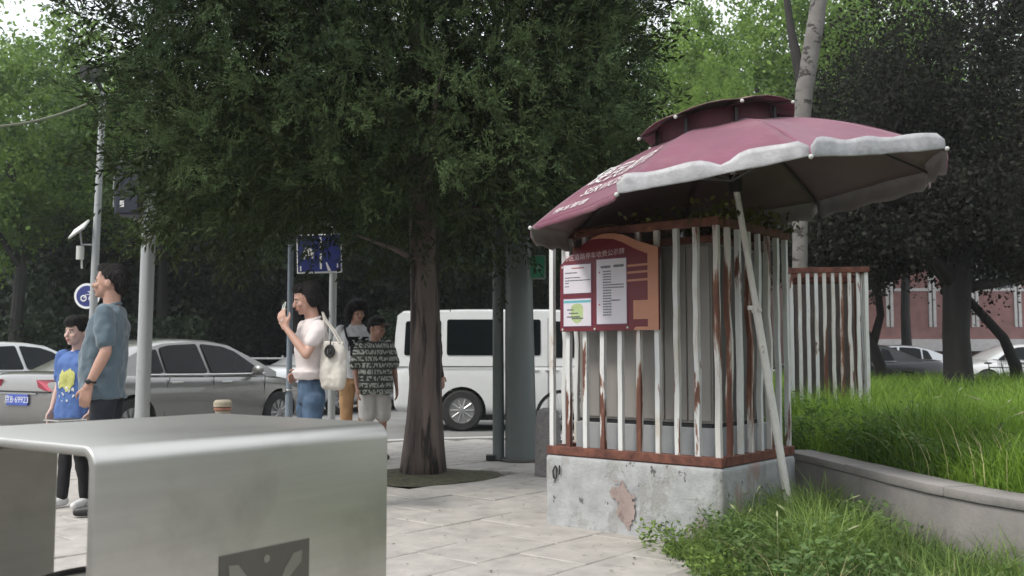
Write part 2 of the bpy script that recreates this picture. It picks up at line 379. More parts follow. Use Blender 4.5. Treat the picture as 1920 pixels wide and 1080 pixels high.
# ---------------------------------------------------------------- planter and its wall
WALL = [(1.86, 6.62), (1.93, 6.2), (2.00, 5.65), (2.04, 5.25), (2.10, 4.90), (2.20, 4.55), (2.36, 4.2), (2.62, 3.8), (3.0, 3.4)]
def resample(pl, step):
    out = [Vector(pl[0])]; 
    for a, b in zip(pl, pl[1:]):
        a = Vector(a); b = Vector(b); n = max(1, round((b - a).length / step))
        for i in range(1, n + 1): out.append(a.lerp(b, i / n))
    return out
def strip(pl, t0, t1, z0, z1):
    "wall along a polyline, from offset t0 to t1 to its right-hand side"
    vs = []; fs = []; n = len(pl)
    for i, p in enumerate(pl):
        d = (pl[min(i + 1, n - 1)] - pl[max(i - 1, 0)]).normalized(); nrm = Vector((-d.y, d.x))
        for t, z in ((t0, z0), (t1, z0), (t1, z1), (t0, z1)): vs.append((p.x + nrm.x * t, p.y + nrm.y * t, z))
    for i in range(n - 1):
        for k in range(4): fs.append((i * 4 + k, i * 4 + (k + 1) % 4, (i + 1) * 4 + (k + 1) % 4, (i + 1) * 4 + k))
    fs += [(3, 2, 1, 0), tuple((n - 1) * 4 + k for k in range(4))]
    return vs, fs
pl = resample(WALL, .12)
pw = thing('planter_wall', (0, 0, 0), label='low curved concrete planter wall with a flat coping, right of the barred cage', cat='wall')
b = MB(); b.add(*strip(pl, .0, .16, -.03, .40)); b.build('wall_body', M['concrete'], pw, smooth=True, bevel=.004)
i = 0; first = True
while i < len(pl) - 1:      # coping stones
    j = min(i + 8, len(pl) - 1); seg = pl[i:j + 1]
    b = MB(); b.add(*strip(seg, -.015, .19, .404, .452 + random.uniform(-.003, .003))); b.build('coping_stone', M['concrete'], pw, smooth=True, bevel=.008); i = j
def bed_z(x, y):
    return .40 + .05 * min(1, max(0, (x - 2) / 3)) + .04 * noise.noise((x * .7, y * .7, 0)) 
vs = []; fs = []; nx, ny = 30, 40
for j in range(ny + 1):
    for i in range(nx + 1):
        v_ = j / ny; y = 3.4 + (v_ ** 1.5) * 17.0
        x0 = None
        if y <= 6.6:
            for (xa, ya), (xb, yb) in zip(WALL, WALL[1:]):
                if yb <= y <= ya: x0 = xa + (xb - xa) * (ya - y) / (ya - yb) + .12
            if x0 is None: x0 = 3.1
        else: x0 = 1.98 + (y - 6.6) * .02
        x = x0 + (i / nx) ** 1.4 * 14
        vs.append((x, y, bed_z(x, y)))
for j in range(ny):
    for i in range(nx): a = j * (nx + 1) + i; fs.append((a, a + 1, a + nx + 2, a + nx + 1))
b = MB(); b.add(vs, fs); tag(b.build('planter_soil', M['soil'], smooth=True), kind='structure')
g = MB(); g.add([(.90, 5.80, .006), (.88, 5.6, .006), (.84, 5.42, .006), (.93, 5.25, .006), (.92, 5.0, .006), (1.0, 4.8, .006), (.99, 4.5, .006), (1.07, 4.2, .006), (1.08, 3.6, .006), (1.16, 2.4, .006), (3.2, 2.4, .006), (2.9, 3.45, .006), (2.12, 4.7, .006), (1.95, 6.2, .006), (1.6, 6.0, .006), (1.22, 5.6, .006)], [tuple(range(16))])
tag(g.build('verge_soil', M['soil']), kind='structure')

# ---------------------------------------------------------------- numpy mesh builder
def np_mesh(name, co, quads, tone, m, smooth=False):
    me = bpy.data.meshes.new(name); nv = len(co); nf = len(quads); k = quads.shape[1]
    me.vertices.add(nv); me.vertices.foreach_set('co', co.astype(np.float32).ravel())
    me.loops.add(nf * k); me.loops.foreach_set('vertex_index', quads.astype(np.int32).ravel())
    me.polygons.add(nf); me.polygons.foreach_set('loop_start', np.arange(0, nf * k, k, dtype=np.int32))
    try: me.polygons.foreach_set('loop_total', np.full(nf, k, dtype=np.int32))
    except Exception: pass
    a = me.attributes.new('tone', 'FLOAT', 'POINT'); a.data.foreach_set('value', tone.astype(np.float32))
    me.materials.append(m)
    if smooth: me.polygons.foreach_set('use_smooth', np.ones(nf, dtype=bool))
    me.update(calc_edges=True); me.validate(); return me
def unit(a): return a / np.maximum(np.linalg.norm(a, axis=1, keepdims=True), 1e-9)
def leaves(pos, axis, nrm, ln, wd, tone, name, m):
    "one pointed, slightly folded leaf of four vertices at each pos"
    axis = unit(axis); side = unit(np.cross(axis, nrm)); n2 = np.cross(side, axis)
    ln = ln[:, None]; wd = wd[:, None]
    co = np.stack([pos, pos + axis * ln * .45 + side * wd * .5 + n2 * wd * .15, pos + axis * ln, pos + axis * ln * .45 - side * wd * .5 + n2 * wd * .15], 1).reshape(-1, 3)
    q = np.arange(len(pos) * 4).reshape(-1, 4)
    return np_mesh(name, co, q, np.repeat(tone, 4), m)

def blades(name, m, pts, h, bend, width, tonev, parent=None, seed=1, segs=3):
    r = np.random.default_rng(seed); n = len(pts); a = r.uniform(0, 2 * np.pi, n); d = np.stack([np.cos(a), np.sin(a), np.zeros(n)], 1)
    sd_ = np.stack([-np.sin(a + r.normal(0, .6, n)), np.cos(a), np.zeros(n)], 1); co = []
    for k in range(segs + 1):
        t = k / segs; c = pts + d * (bend * h * t ** 2)[:, None]; c = c.copy(); c[:, 2] += h * (t - .35 * bend * t ** 3)
        wv = (width * (1 - t ** 1.5) + .0006)[:, None] * sd_ * .5
        co += [c - wv, c + wv]
    co = np.stack(co, 1).reshape(-1, 3); q = []
    base = np.arange(n) * (2 * (segs + 1))
    for k in range(segs): q.append(np.stack([base + 2 * k, base + 2 * k + 1, base + 2 * k + 3, base + 2 * k + 2], 1))
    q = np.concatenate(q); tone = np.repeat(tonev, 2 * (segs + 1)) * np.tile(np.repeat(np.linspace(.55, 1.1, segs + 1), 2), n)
    return link(name, np_mesh(name, co, q, np.clip(tone, 0, 1), m), parent)
def fbm(x, y, s=1.):
    return np.array([noise.noise((a * s, b_ * s, 3.7)) for a, b_ in zip(x, y)])
# tall grass in the planter
gm = leafmat('planter grass', (.075, .145, .022), (.31, .49, .07), trans=.45)
gm2 = leafmat('verge grass', (.065, .12, .03), (.28, .40, .10), trans=.45)
def wallx(y):
    out = np.full_like(y, 3.1)
    for (xa, ya), (xb, yb) in zip(WALL, WALL[1:]):
        s_ = (y <= ya) & (y >= yb); out[s_] = xa + (xb - xa) * (ya - y[s_]) / (ya - yb) + .2
    out[y > 6.6] = 2.05; return out
def scatter_bed(n, y0, y1, spread, seed):
    r = np.random.default_rng(seed); y = r.uniform(y0, y1, n); x = wallx(y) + r.uniform(0, 1, n) * spread(y)
    z = np.array([bed_z(a, b_) for a, b_ in zip(x, y)]); return x, y, z, r
grp = []
x, y, z, r = scatter_bed(30000, 3.6, 8.5, lambda y: .66 * y - 1.6, 3)
hh = r.uniform(.24, .47, len(x)) * (1 + .45 * fbm(x, y, 1.3)) * np.clip((x - wallx(y)) / .4 + .35, .35, 1)
tn = np.clip(.36 + .8 * fbm(x, y, 1.6) + r.normal(0, .2, len(x)) + .30 * np.clip(x - 2.7, -1, 1.2), 0, 1)  # darker toward the cage: the umbrella's shade put into the grass tone
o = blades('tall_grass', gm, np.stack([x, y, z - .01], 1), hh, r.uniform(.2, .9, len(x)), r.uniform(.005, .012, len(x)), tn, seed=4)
tag(o, 'bright green tall grass filling the raised bed behind the curved wall', 'grass', kind='stuff')
x, y, z, r = scatter_bed(22000, 8.5, 20.0, lambda y: .66 * y - 1.4, 5)
hh = r.uniform(.28, .46, len(x)) * (1 + .4 * fbm(x, y, 1.)); tn = np.clip(.5 + .6 * fbm(x, y, 1.2) + r.normal(0, .2, len(x)), 0, 1)
o = blades('far_grass', gm, np.stack([x, y, z - .01], 1), hh, r.uniform(.2, .9, len(x)), r.uniform(.011, .022, len(x)), tn, seed=6, segs=2)
tag(o, 'tall grass at the far end of the raised bed, below the parked cars', 'grass', kind='stuff')
# verge grass in front of the wall
n = 30000; r = np.random.default_rng(8); y = r.uniform(2.9, 6.3, n); x = r.uniform(.62, 2.9, n)
xl = np.interp(y, [2.9, 3.6, 4.3, 4.8, 5.3, 5.75, 6.3], [1.10, 1.06, .98, .90, .84, .98, 1.85]) + .10 * fbm(x * 0, y, 3.)
xr = wallx(y) - .2; keep = (x > xl) & (x < xr - .01)
# keep clear of the cage's plinth
lx = (x - .27) * U.x + (y - 6.38) * U.y; ly = (x - .27) * V.x + (y - 6.38) * V.y; keep &= ~((lx > -.05) & (lx < 1.25) & (ly > -.05) & (ly < 1.0))
x, y = x[keep], y[keep]; edge = np.clip((x - np.interp(y, [2.9, 3.6, 4.3, 4.8, 5.3, 5.75, 6.3], [1.10, 1.06, .98, .90, .84, .98, 1.85])) / .45, .15, 1)
hh = r.uniform(.17, .40, len(x)) * (1 + .5 * fbm(x, y, 2.2)) * edge * np.clip(1.0 + (y - 5.2) * .12, .7, 1.1)
tn = np.clip(.36 + .9 * fbm(x, y, 2.2) + r.normal(0, .24, len(x)), 0, 1)
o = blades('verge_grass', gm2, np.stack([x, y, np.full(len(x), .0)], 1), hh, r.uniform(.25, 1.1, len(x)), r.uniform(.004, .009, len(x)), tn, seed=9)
tag(o, 'rough grass and weeds on the ground in front of the curved wall', 'grass', kind='stuff')
straw = mat('dry straw blade', (.34, .30, .15), .8, var=.2)
for nm, n, y0, y1, lb in (('dry_grass', 420, 3.8, 9, 'scattered dry straw-coloured blades among the tall grass of the raised bed'), ('dry_blades', 160, 3.6, 5.8, 'scattered dry blades among the rough grass in front of the wall')):
    r = np.random.default_rng(n); y = r.uniform(y0, y1, n)
    if nm == 'dry_grass': x = wallx(y) + r.uniform(0, 1, n) * (.66 * y - 1.6); z = np.full(n, .42); h_ = r.uniform(.25, .5, n)
    else: x = r.uniform(1.1, 1.85, n); z = np.zeros(n); h_ = r.uniform(.15, .38, n)
    o = blades(nm, straw, np.stack([x, y, z], 1), h_, r.uniform(.3, 1.2, n), r.uniform(.0025, .005, n), r.uniform(.5, 1, n), seed=n); tag(o, lb, 'grass', kind='stuff')
r = np.random.default_rng(77); n = 260; y = r.uniform(2.6, 11, n); x = r.uniform(-.5, .35, n) * y * .6 + r.normal(0, .1, n); kp = x < .75; x, y = x[kp], y[kp]; n = len(x)
lit = leafmat('fallen leaf litter', (.05, .04, .02), (.20, .16, .07), .1)
o = link('fallen_leaves', leaves(np.stack([x, y, np.full(n, .004)], 1), np.stack([r.normal(0, 1, n), r.normal(0, 1, n), r.uniform(0, .12, n)], 1), r.normal(0, .12, (n, 3)) + [0, 0, 1], r.uniform(.012, .035, n), r.uniform(.008, .02, n), r.uniform(0, 1, n), 'fallen_leaves', lit)); tag(o, 'small dry leaves and twigs scattered over the paving', 'leaf litter', kind='stuff')
# broad leaved weeds among the verge
n = 5200; r = np.random.default_rng(10); y = r.uniform(3.6, 6.0, n); x = r.uniform(.70, 2.1, n)
xl = np.interp(y, [2.9, 3.6, 4.3, 4.8, 5.3, 5.75, 6.3], [1.10, 1.06, .98, .92, .74, .72, 1.85]); xr = wallx(y) - .22
lx = (x - .27) * U.x + (y - 6.38) * U.y; ly = (x - .27) * V.x + (y - 6.38) * V.y; keep = (x > xl) & (x < xr) & ~((lx > -.02) & (lx < 1.25) & (ly > -.02) & (ly < 1.0))
x, y = x[keep], y[keep]; n = len(x)
o = link('ground_weeds', leaves(np.stack([x, y, r.uniform(.01, .13, n)], 1), np.stack([r.normal(0, 1, n), r.normal(0, 1, n), r.uniform(-.1, .8, n)], 1), r.normal(0, 1, (n, 3)) + [0, 0, 1.5], r.uniform(.02, .055, n), r.uniform(.01, .025, n), r.uniform(0, 1, n), 'ground_weeds', gm2))
tag(o, 'small leafy weeds growing at the foot of the plinth', 'weeds', kind='stuff')
n = 3600; r = np.random.default_rng(15); y = r.uniform(5.2, 8.8, n); x = wallx(y) + np.abs(r.normal(0, .34, n)) + .02; bz = r.uniform(0, 1, n) * (.26 + .30 * fbm(x, y, 3.))
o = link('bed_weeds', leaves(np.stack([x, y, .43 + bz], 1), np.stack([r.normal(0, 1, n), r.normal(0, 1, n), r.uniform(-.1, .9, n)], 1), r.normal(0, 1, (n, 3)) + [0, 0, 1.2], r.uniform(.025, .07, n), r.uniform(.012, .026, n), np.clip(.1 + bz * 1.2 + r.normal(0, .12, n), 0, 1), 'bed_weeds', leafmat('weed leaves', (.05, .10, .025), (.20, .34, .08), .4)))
tag(o, 'darker leafy weeds mixed into the bed beside the cage and along the wall', 'weeds', kind='stuff')
n = 5200; r = np.random.default_rng(25); y = r.uniform(3.6, 5.9, n); x = r.uniform(1.05, 2.0, n); x = np.minimum(x, wallx(y) - .24)
lx = (x - .27) * U.x + (y - 6.38) * U.y; ly = (x - .27) * V.x + (y - 6.38) * V.y; kp = ~((lx > -.02) & (lx < 1.25) & (ly > -.02) & (ly < 1.0)); x, y = x[kp], y[kp]; n = len(x)
bz = r.uniform(0, 1, n) * np.clip(.20 + .22 * fbm(x, y, 2.6), .03, .4)
o = link('leafy_weeds', leaves(np.stack([x, y, .02 + bz], 1), np.stack([r.normal(0, 1, n), r.normal(0, 1, n), r.uniform(-.2, .9, n)], 1), r.normal(0, 1, (n, 3)) + [0, 0, 1.2], r.uniform(.025, .06, n), r.uniform(.010, .022, n), np.clip(.2 + bz * 1.6 + r.normal(0, .15, n), 0, 1), 'leafy_weeds', leafmat('verge weed leaves', (.045, .09, .028), (.20, .31, .10), .4)))
tag(o, 'bushy leafy weeds among the rough grass at the bottom right', 'weeds', kind='stuff')
# seed stalks leaning over the verge and the bed
b = MB(); r = random.Random(5)
for k in range(30):
    if k < 14: y = r.uniform(4.4, 5.9); x = r.uniform(1.25, 1.9); z = 0; h = r.uniform(.22, .34)
    else: y = r.uniform(5, 9); x = r.uniform(2.3, 1.3 + y * .42); z = .4; h = r.uniform(.26, .40)
    a = r.uniform(0, 6.28); q = r.uniform(.03, .09) if k < 14 else r.uniform(.05, .16)
    p = [Vector((x, y, z)), Vector((x + q * .3 * math.cos(a), y + q * .3 * math.sin(a), z + h * .6)), Vector((x + q * math.cos(a), y + q * math.sin(a), z + h * .95)), Vector((x + q * 1.5 * math.cos(a), y + q * 1.5 * math.sin(a), z + h))]
    b.tube(p, [.0018, .0014, .0012, .001], 4); e = (p[3] - p[2]) * 1.6; b.tube([p[3], p[3] + e * .5, p[3] + e], [.002, .006, .001], 5)
tag(b.build('seed_stalks', mat('dry seed stalk', (.30, .32, .17), .8), smooth=True), 'thin foxtail seed stalks standing above the grass', 'grass', kind='stuff')

# ================================================================ TREES
def branchy(mb, p0, d, length, r0, depth, rnd, n=7, up=.25, spread=.7):
    pts = [Vector(p0)]; rs = [r0]; d = Vector(d).normalized(); ends = []
    k = 4
    for i in range(k):
        d = (d + Vector((rnd.gauss(0, .12), rnd.gauss(0, .12), rnd.gauss(0, .08) + up * .15))).normalized()
        pts.append(pts[-1] + d * length / k); rs.append(r0 * (1 - .5 * (i + 1) / k))
    mb.tube(pts, rs, n)
    if depth > 0:
        for j in range(rnd.choice((2, 3))):
            i = rnd.choice((2, 3, 4)); s = Vector((rnd.gauss(0, 1), rnd.gauss(0, 1), rnd.gauss(.2, .5))).normalized()
            ends += branchy(mb, pts[i], (d * (1 - spread * .5) + s * spread).normalized(), length * rnd.uniform(.6, .8), rs[i] * .7, depth - 1, rnd, max(5, n - 1), up, spread)
    else: ends.append(pts[-1])
    return ends
def crown_mesh(name, m, rx, ry, rz, n_clump, per, size, seed, flat=.5, hollow=.45, clump=.6, gap=.0, bias=0., squash=1.):
    "leaf clumps spread through an ellipsoid with a lumpy outline"
    r = np.random.default_rng(seed); d = unit(r.normal(0, 1, (n_clump, 3)))
    lump = np.array([noise.noise(Vector(v) * 1.9 + Vector((seed, 0, 0))) for v in d]); lump2 = np.array([noise.noise(Vector(v) * 5 + Vector((0, seed, 0))) for v in d])
    rad = (hollow + (1 - hollow) * r.uniform(0, 1, n_clump) ** .55) * (1 + .42 * lump + .22 * lump2)
    c = d * rad[:, None] * [rx, ry, rz]
    keep = lump2 > -1 + gap; c = c[keep]; d = d[keep]; k = len(c)
    cs = clump * r.uniform(.5, 1.3, k)
    off = r.normal(0, .5, (k, per, 3)) * cs[:, None, None] * [1, 1, squash]
    pos = (c[:, None, :] + off).reshape(-1, 3); n = len(pos)
    ax = r.normal(0, 1, (n, 3)) + [0, 0, -.5]; nr = r.normal(0, 1, (n, 3)) * .8 + np.repeat(d, per, 0) * .5 + [0, 0, flat]
    tone = np.clip(np.repeat(r.uniform(.1, .8, k), per) + r.normal(0, .16, n) + bias, 0, 1)
    s = size * r.uniform(.6, 1.4, n)
    return leaves(pos, ax, nr, s, s * .62, tone, name, m)
lm = dict(
    mid=leafmat('green tree leaves', (.045, .09, .022), (.17, .27, .055), .45),
    bright=leafmat('bright green leaves', (.075, .14, .03), (.24, .37, .075), .48),
    dark=leafmat('shade darkened leaves', (.011, .022, .010), (.032, .056, .022), .3),  # dark base colour stands in for shade below the canopies
    deep=leafmat('deep shade leaves', (.006, .012, .006), (.016, .030, .012), .2),  # deepest shade of the background put into the leaf colour
    yellow=leafmat('yellow green leaves', (.12, .17, .02), (.33, .36, .05), .45),
    plum=leafmat('dark purple leaves', (.014, .016, .012), (.054, .055, .044), .18, rough=.85, spec=.1),
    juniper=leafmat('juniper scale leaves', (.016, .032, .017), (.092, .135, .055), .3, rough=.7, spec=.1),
    juniperdark=leafmat('shaded juniper leaves', (.012, .020, .009), (.045, .060, .022), .15, rough=.7, spec=.1),  # darker copy: the crown's inner shade put into the leaf colour
)
CR = {
    'a': crown_mesh('crown_a', lm['mid'], 1, 1, .85, 300, 100, .040, 1, clump=.16),
    'b': crown_mesh('crown_b', lm['bright'], 1, 1, .9, 280, 100, .040, 2, clump=.16),
    'c': crown_mesh('crown_c', lm['dark'], 1, 1, .85, 300, 80, .055, 3, clump=.19, hollow=.3),
    'd': crown_mesh('crown_d', lm['bright'], 1, 1, 1.1, 220, 90, .038, 4, clump=.14, bias=.15),
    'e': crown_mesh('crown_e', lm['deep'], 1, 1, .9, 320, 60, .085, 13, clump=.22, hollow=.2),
}
def tree(name, x, y, r, zc, kind, label, rz=1., bark='barkdark', tr=.16, seed=0, rot=None, group=None, ry=None, cat='tree'):
    t = thing(name, (x, y, 0), 0, label, cat, group); rnd = random.Random(seed + 11)
    b = MB(); h = zc; pts = []; q = Vector((0, 0, -.15))
    for i in range(5): pts.append(Vector((q.x + rnd.gauss(0, .06) * i, q.y, h * i / 4 - (.15 if i == 0 else 0))))
    b.tube(pts, [tr * 1.35, tr * 1.05, tr * .9, tr * .7, tr * .45], 9)
    for j in range(5): branchy(b, pts[rnd.choice((2, 3))], (rnd.gauss(0, 1), rnd.gauss(0, 1), .8), r * .75, tr * .45, 1, rnd, 6)
    b.build('trunk', M[bark], t, smooth=True)
    o = link('crown', CR[kind], t); o.location = (0, 0, zc); o.scale = (r, ry or r, r * rz); o.rotation_euler = (0, 0, rnd.uniform(0, 6.28) if rot is None else rot)
    return t
GR = 'street trees across the road'
# x, y, radius, centre height, kind, vertical stretch, label
far_trees = [
    (-13.2, 25.5, 3.4, 6.7, 'a', .9, 'mid green broad tree at the far left edge, over the pale parked car'),
    (-10.2, 28.0, 3.3, 7.0, 'd', .85, 'pale yellow-green leafy tree behind the thin pole with the solar panel'),
    (-16.5, 32.0, 4.6, 8.2, 'b', 1., 'bright green tree behind the leftmost broad tree'),
    (-6.2, 27.5, 3.2, 5.9, 'c', .9, 'dark dense tree behind the signal pole'),
    (-11.8, 31.0, 4.0, 4.0, 'c', .95, 'dark low-hanging tree behind the round blue sign'),
    (-2.6, 27.0, 3.5, 6.2, 'c', 1., 'dark tree behind the woman looking at her phone'),
    (1.2, 28.0, 3.6, 6.0, 'c', 1., 'dark tree behind the white van'),
    (-7.0, 35.0, 4.6, 6.0, 'e', 1., 'deep green tree in the shade behind the silver sedan'),
    (-1.0, 36.0, 4.8, 6.2, 'e', 1., 'deep green tree in the shade behind the large juniper'),
    (-15.0, 38.0, 5.2, 6.0, 'e', 1., 'deep green tree in the shade at the back on the left'),
    (5.0, 35.0, 4.4, 6.8, 'c', 1., 'dark tree behind the left end of the umbrella'),
    (4.4, 27.0, 2.6, 8.0, 'b', 1.15, 'bright green tree rising behind the left half of the umbrella'),
    (8.0, 30.0, 3.8, 9.6, 'b', 1., 'green tree above the middle of the umbrella'),
    (11.4, 32.0, 3.8, 10.2, 'b', 1., 'light green tree behind the pale leaning trunk'),
    (7.2, 24.0, 2.2, 5.6, 'a', 1.1, 'smaller green tree just above the umbrella top'),
    (14.8, 36.0, 4.4, 10.5, 'b', 1., 'green tree behind the purple-leaved tree'),
]
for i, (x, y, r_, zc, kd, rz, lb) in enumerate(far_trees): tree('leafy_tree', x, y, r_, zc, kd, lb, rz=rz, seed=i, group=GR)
for i, (x, y, lb) in enumerate([(-9, -13, 'unseen tree added behind the viewpoint, leftmost'), (-4, -15, 'unseen tree added behind the viewpoint, second from the left'), (1.5, -14, 'unseen tree added straight behind the viewpoint'), (7, -12, 'unseen tree added behind the viewpoint, on the right'), (-15, -9, 'unseen tree added behind the viewpoint, far out to the left'), (-20, -2, 'unseen tree added far left of the viewpoint')]):
    tree('added_tree', x, y, 3.2, 4.0, 'a', lb, seed=90 + i, group='unseen trees added behind the viewpoint')  # added out of view so glass and metal reflect dark foliage
for i, (x, y, lb) in enumerate([(9.5, 1.0, 'unseen dense tree added right of the path, nearest of the three'), (12.5, 5.5, 'unseen dense tree added in the raised bed, off to the right'), (11.5, -5.0, 'unseen dense tree added furthest back on the right side')]):
    tree('added_dense_tree', x, y, 2.9, 3.3, 'a', lb, seed=70 + i)  # added out of view for the bin's near side to reflect
tree('leafy_shrub', 4.85, 23.0, .85, 7.0, 'd', 'small yellow-green treetop peeking over the vent of the umbrella', rz=1.1, seed=44, tr=.06)
bpy.data.objects['leafy_shrub'].children[1].data = crown_mesh('crown_yellow', lm['yellow'], 1, 1, 1, 90, 40, .10, 21, clump=.25)
# understory: a wood with the canopy shade put into its leaf colour
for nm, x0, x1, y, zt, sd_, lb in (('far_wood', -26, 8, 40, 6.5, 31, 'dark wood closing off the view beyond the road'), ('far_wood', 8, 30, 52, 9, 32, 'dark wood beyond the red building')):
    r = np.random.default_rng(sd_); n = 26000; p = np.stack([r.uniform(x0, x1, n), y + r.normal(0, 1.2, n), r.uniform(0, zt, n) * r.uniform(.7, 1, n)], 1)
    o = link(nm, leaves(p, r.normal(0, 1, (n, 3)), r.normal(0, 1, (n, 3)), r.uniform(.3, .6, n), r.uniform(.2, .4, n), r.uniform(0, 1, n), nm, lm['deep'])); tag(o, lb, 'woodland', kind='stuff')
# clipped hedge over the road, coloured dark for the shade under the trees
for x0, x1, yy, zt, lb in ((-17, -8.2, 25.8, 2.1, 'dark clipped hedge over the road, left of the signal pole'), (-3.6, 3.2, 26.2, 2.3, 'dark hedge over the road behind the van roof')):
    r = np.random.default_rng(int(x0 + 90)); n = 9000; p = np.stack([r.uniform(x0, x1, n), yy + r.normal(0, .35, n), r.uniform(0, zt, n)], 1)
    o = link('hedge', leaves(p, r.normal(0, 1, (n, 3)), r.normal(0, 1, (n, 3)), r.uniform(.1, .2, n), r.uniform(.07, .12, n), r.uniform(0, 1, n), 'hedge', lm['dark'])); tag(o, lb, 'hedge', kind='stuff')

# ---------------------------------------------------------------- the near juniper
JX, JY = -.80, 8.80
jt = thing('juniper_tree', (JX, JY, 0), 0, 'large dark juniper with a straight red-brown trunk standing in a round soil pit', 'tree')
b = MB(); pts = []; rs = []; rnd = random.Random(3)
for i in range(26):
    z = -.03 + i * .28; q = max(0, 1 - z / .9)
    pts.append((-.01 + .018 * math.sin(z * 1.1) - .02 * z / 3, .02 * math.sin(z * 2), z)); rs.append(.148 * (1 - .06 * z) + .055 * q ** 2)
b.tube(pts, rs, 20)
for i, v in enumerate(b.v):    # fluted, furrowed stem
    a = math.atan2(v[1], v[0]); f = 1 + .075 * math.sin(a * 5 + v[2] * .6) + .04 * math.sin(a * 9 - v[2] * 1.7) + .04 * noise.noise((a * 2, v[2] * 1.5, 0)); b.v[i] = (v[0] * f, v[1] * f, v[2])
b.build('trunk', M['bark'], jt, smooth=True, flat=0)
tips = []
for k in range(44):
    z = rnd.uniform(1.9, 6.6); a = rnd.uniform(0, 2 * math.pi); ln = rnd.uniform(1.1, 2.2) * (1 - .05 * z)
    lb = MB(); d = Vector((math.cos(a), math.sin(a), rnd.uniform(-.05, .5)))
    p = [Vector((0, 0, z))]; 
    for i in range(5): d = (d + Vector((rnd.gauss(0, .12), rnd.gauss(0, .12), rnd.gauss(.02, .1)))).normalized(); p.append(p[-1] + d * ln / 5)
    lb.tube(p, [.04, .032, .026, .02, .013, .006], 6); tips += [q for q in p[2:]] ; 
    lb.build('branch', M['bark'], jt, smooth=True, flat=0)
# crown outline, measured around the trunk: bottom height falls and rises with x
def jun_ok(p):
    x, y, z = p
    bot = np.interp(x, [-3.3, -2.9, -2.6, -2.4, -2.15, -1.6, -1.0, 0, .6, 1.1, 1.6, 2.2, 2.6], [4.0, 3.5, 3.2, 2.8, 2.5, 2.42, 2.48, 2.38, 2.33, 2.36, 2.55, 3.0, 3.6])
    lx_ = np.interp(z, [2., 3, 4, 5, 6, 7.4], [-2.7, -2.9, -2.95, -2.8, -2.3, -.8]); rx_ = np.interp(z, [2., 3, 4, 5, 6, 7.4], [1.45, 1.75, 1.9, 2.0, 1.8, .8])
    return z > bot + .12 * noise.noise((x * 2, y * 2, 1)) and lx_ < x < rx_ and abs(y) < (2.4 if x > -1.9 else 1.3) * (1 - .07 * (z - 2))
def sprays(name, m, count, seed, per=20, core=False, size=1., tuft=13):
    """feathery tufts: each a fan of thin sprays set with small scale-like blades"""
    r = np.random.default_rng(seed); c = []
    while len(c) < count:
        x = r.uniform(-3.2, 2.3); y = r.uniform(-2.4, 2.3); z = r.uniform(1.9, 5.3) if r.uniform() < .8 else r.uniform(5.3, 7.2)
        q = noise.noise((x * .9, y * .9, z * .9 + 5)) + .6 * noise.noise((x * 2.1, y * 2.1, z * 2.1))
        if q < -.24 and not core: continue
        if core and (abs(x + .3) > 1.9 or abs(y) > 1.5): continue
        if jun_ok((x, y, z)): c.append((x, y, z))
    c = np.array(c); out = c - [-.2, 0, 4.]; out[:, 2] *= .25; out = unit(out)
    tdir = unit(out * .8 + r.normal(0, .45, c.shape) + np.where(r.uniform(0, 1, (len(c), 1)) < .55, np.array([[0, 0, -.7]]), np.array([[0, 0, .45]])))
    tn0 = np.clip(.40 + .55 * np.array([noise.noise(Vector(p) * .9) for p in c]) + r.normal(0, .13, len(c)), 0, 1)
    c = np.repeat(c, tuft, 0); td = np.repeat(tdir, tuft, 0); tn0 = np.repeat(tn0, tuft); n = len(c)
    u_ = r.uniform(0, 1, n); c = c + td * (u_ * .30 * size)[:, None] + r.normal(0, .035 * size, (n, 3))
    ax = unit(td + r.normal(0, .42, (n, 3))); L = r.uniform(.08, .19, n) * size; tn = np.clip(tn0 + .18 * (u_ - .4) + r.normal(0, .06, n), 0, 1)
    side = unit(np.cross(ax, r.normal(0, 1, (n, 3)))); up = np.cross(ax, side)
    P, A, Nn, LL, WW, T = [], [], [], [], [], []
    for k in range(per):
        t = k / per; ang = 2.4 * k; dr = side * math.cos(ang) + up * math.sin(ang) * .7
        P.append(c + ax * (L * t)[:, None] + r.normal(0, .003, (n, 3))); A.append(unit(ax * 1.2 + dr * .8 + r.normal(0, .25, (n, 3)))); Nn.append(up + r.normal(0, .5, (n, 3)))
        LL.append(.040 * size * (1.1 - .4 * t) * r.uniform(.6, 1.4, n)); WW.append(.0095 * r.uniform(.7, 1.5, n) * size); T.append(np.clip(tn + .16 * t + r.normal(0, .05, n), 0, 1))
    return leaves(np.concatenate(P), np.concatenate(A), np.concatenate(Nn), np.concatenate(LL), np.concatenate(WW), np.concatenate(T), name, m)
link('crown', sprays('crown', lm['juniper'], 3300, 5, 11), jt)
link('inner_foliage', sprays('inner_foliage', lm['juniperdark'], 2000, 6, 7, core=True, size=2.2, tuft=9), jt)

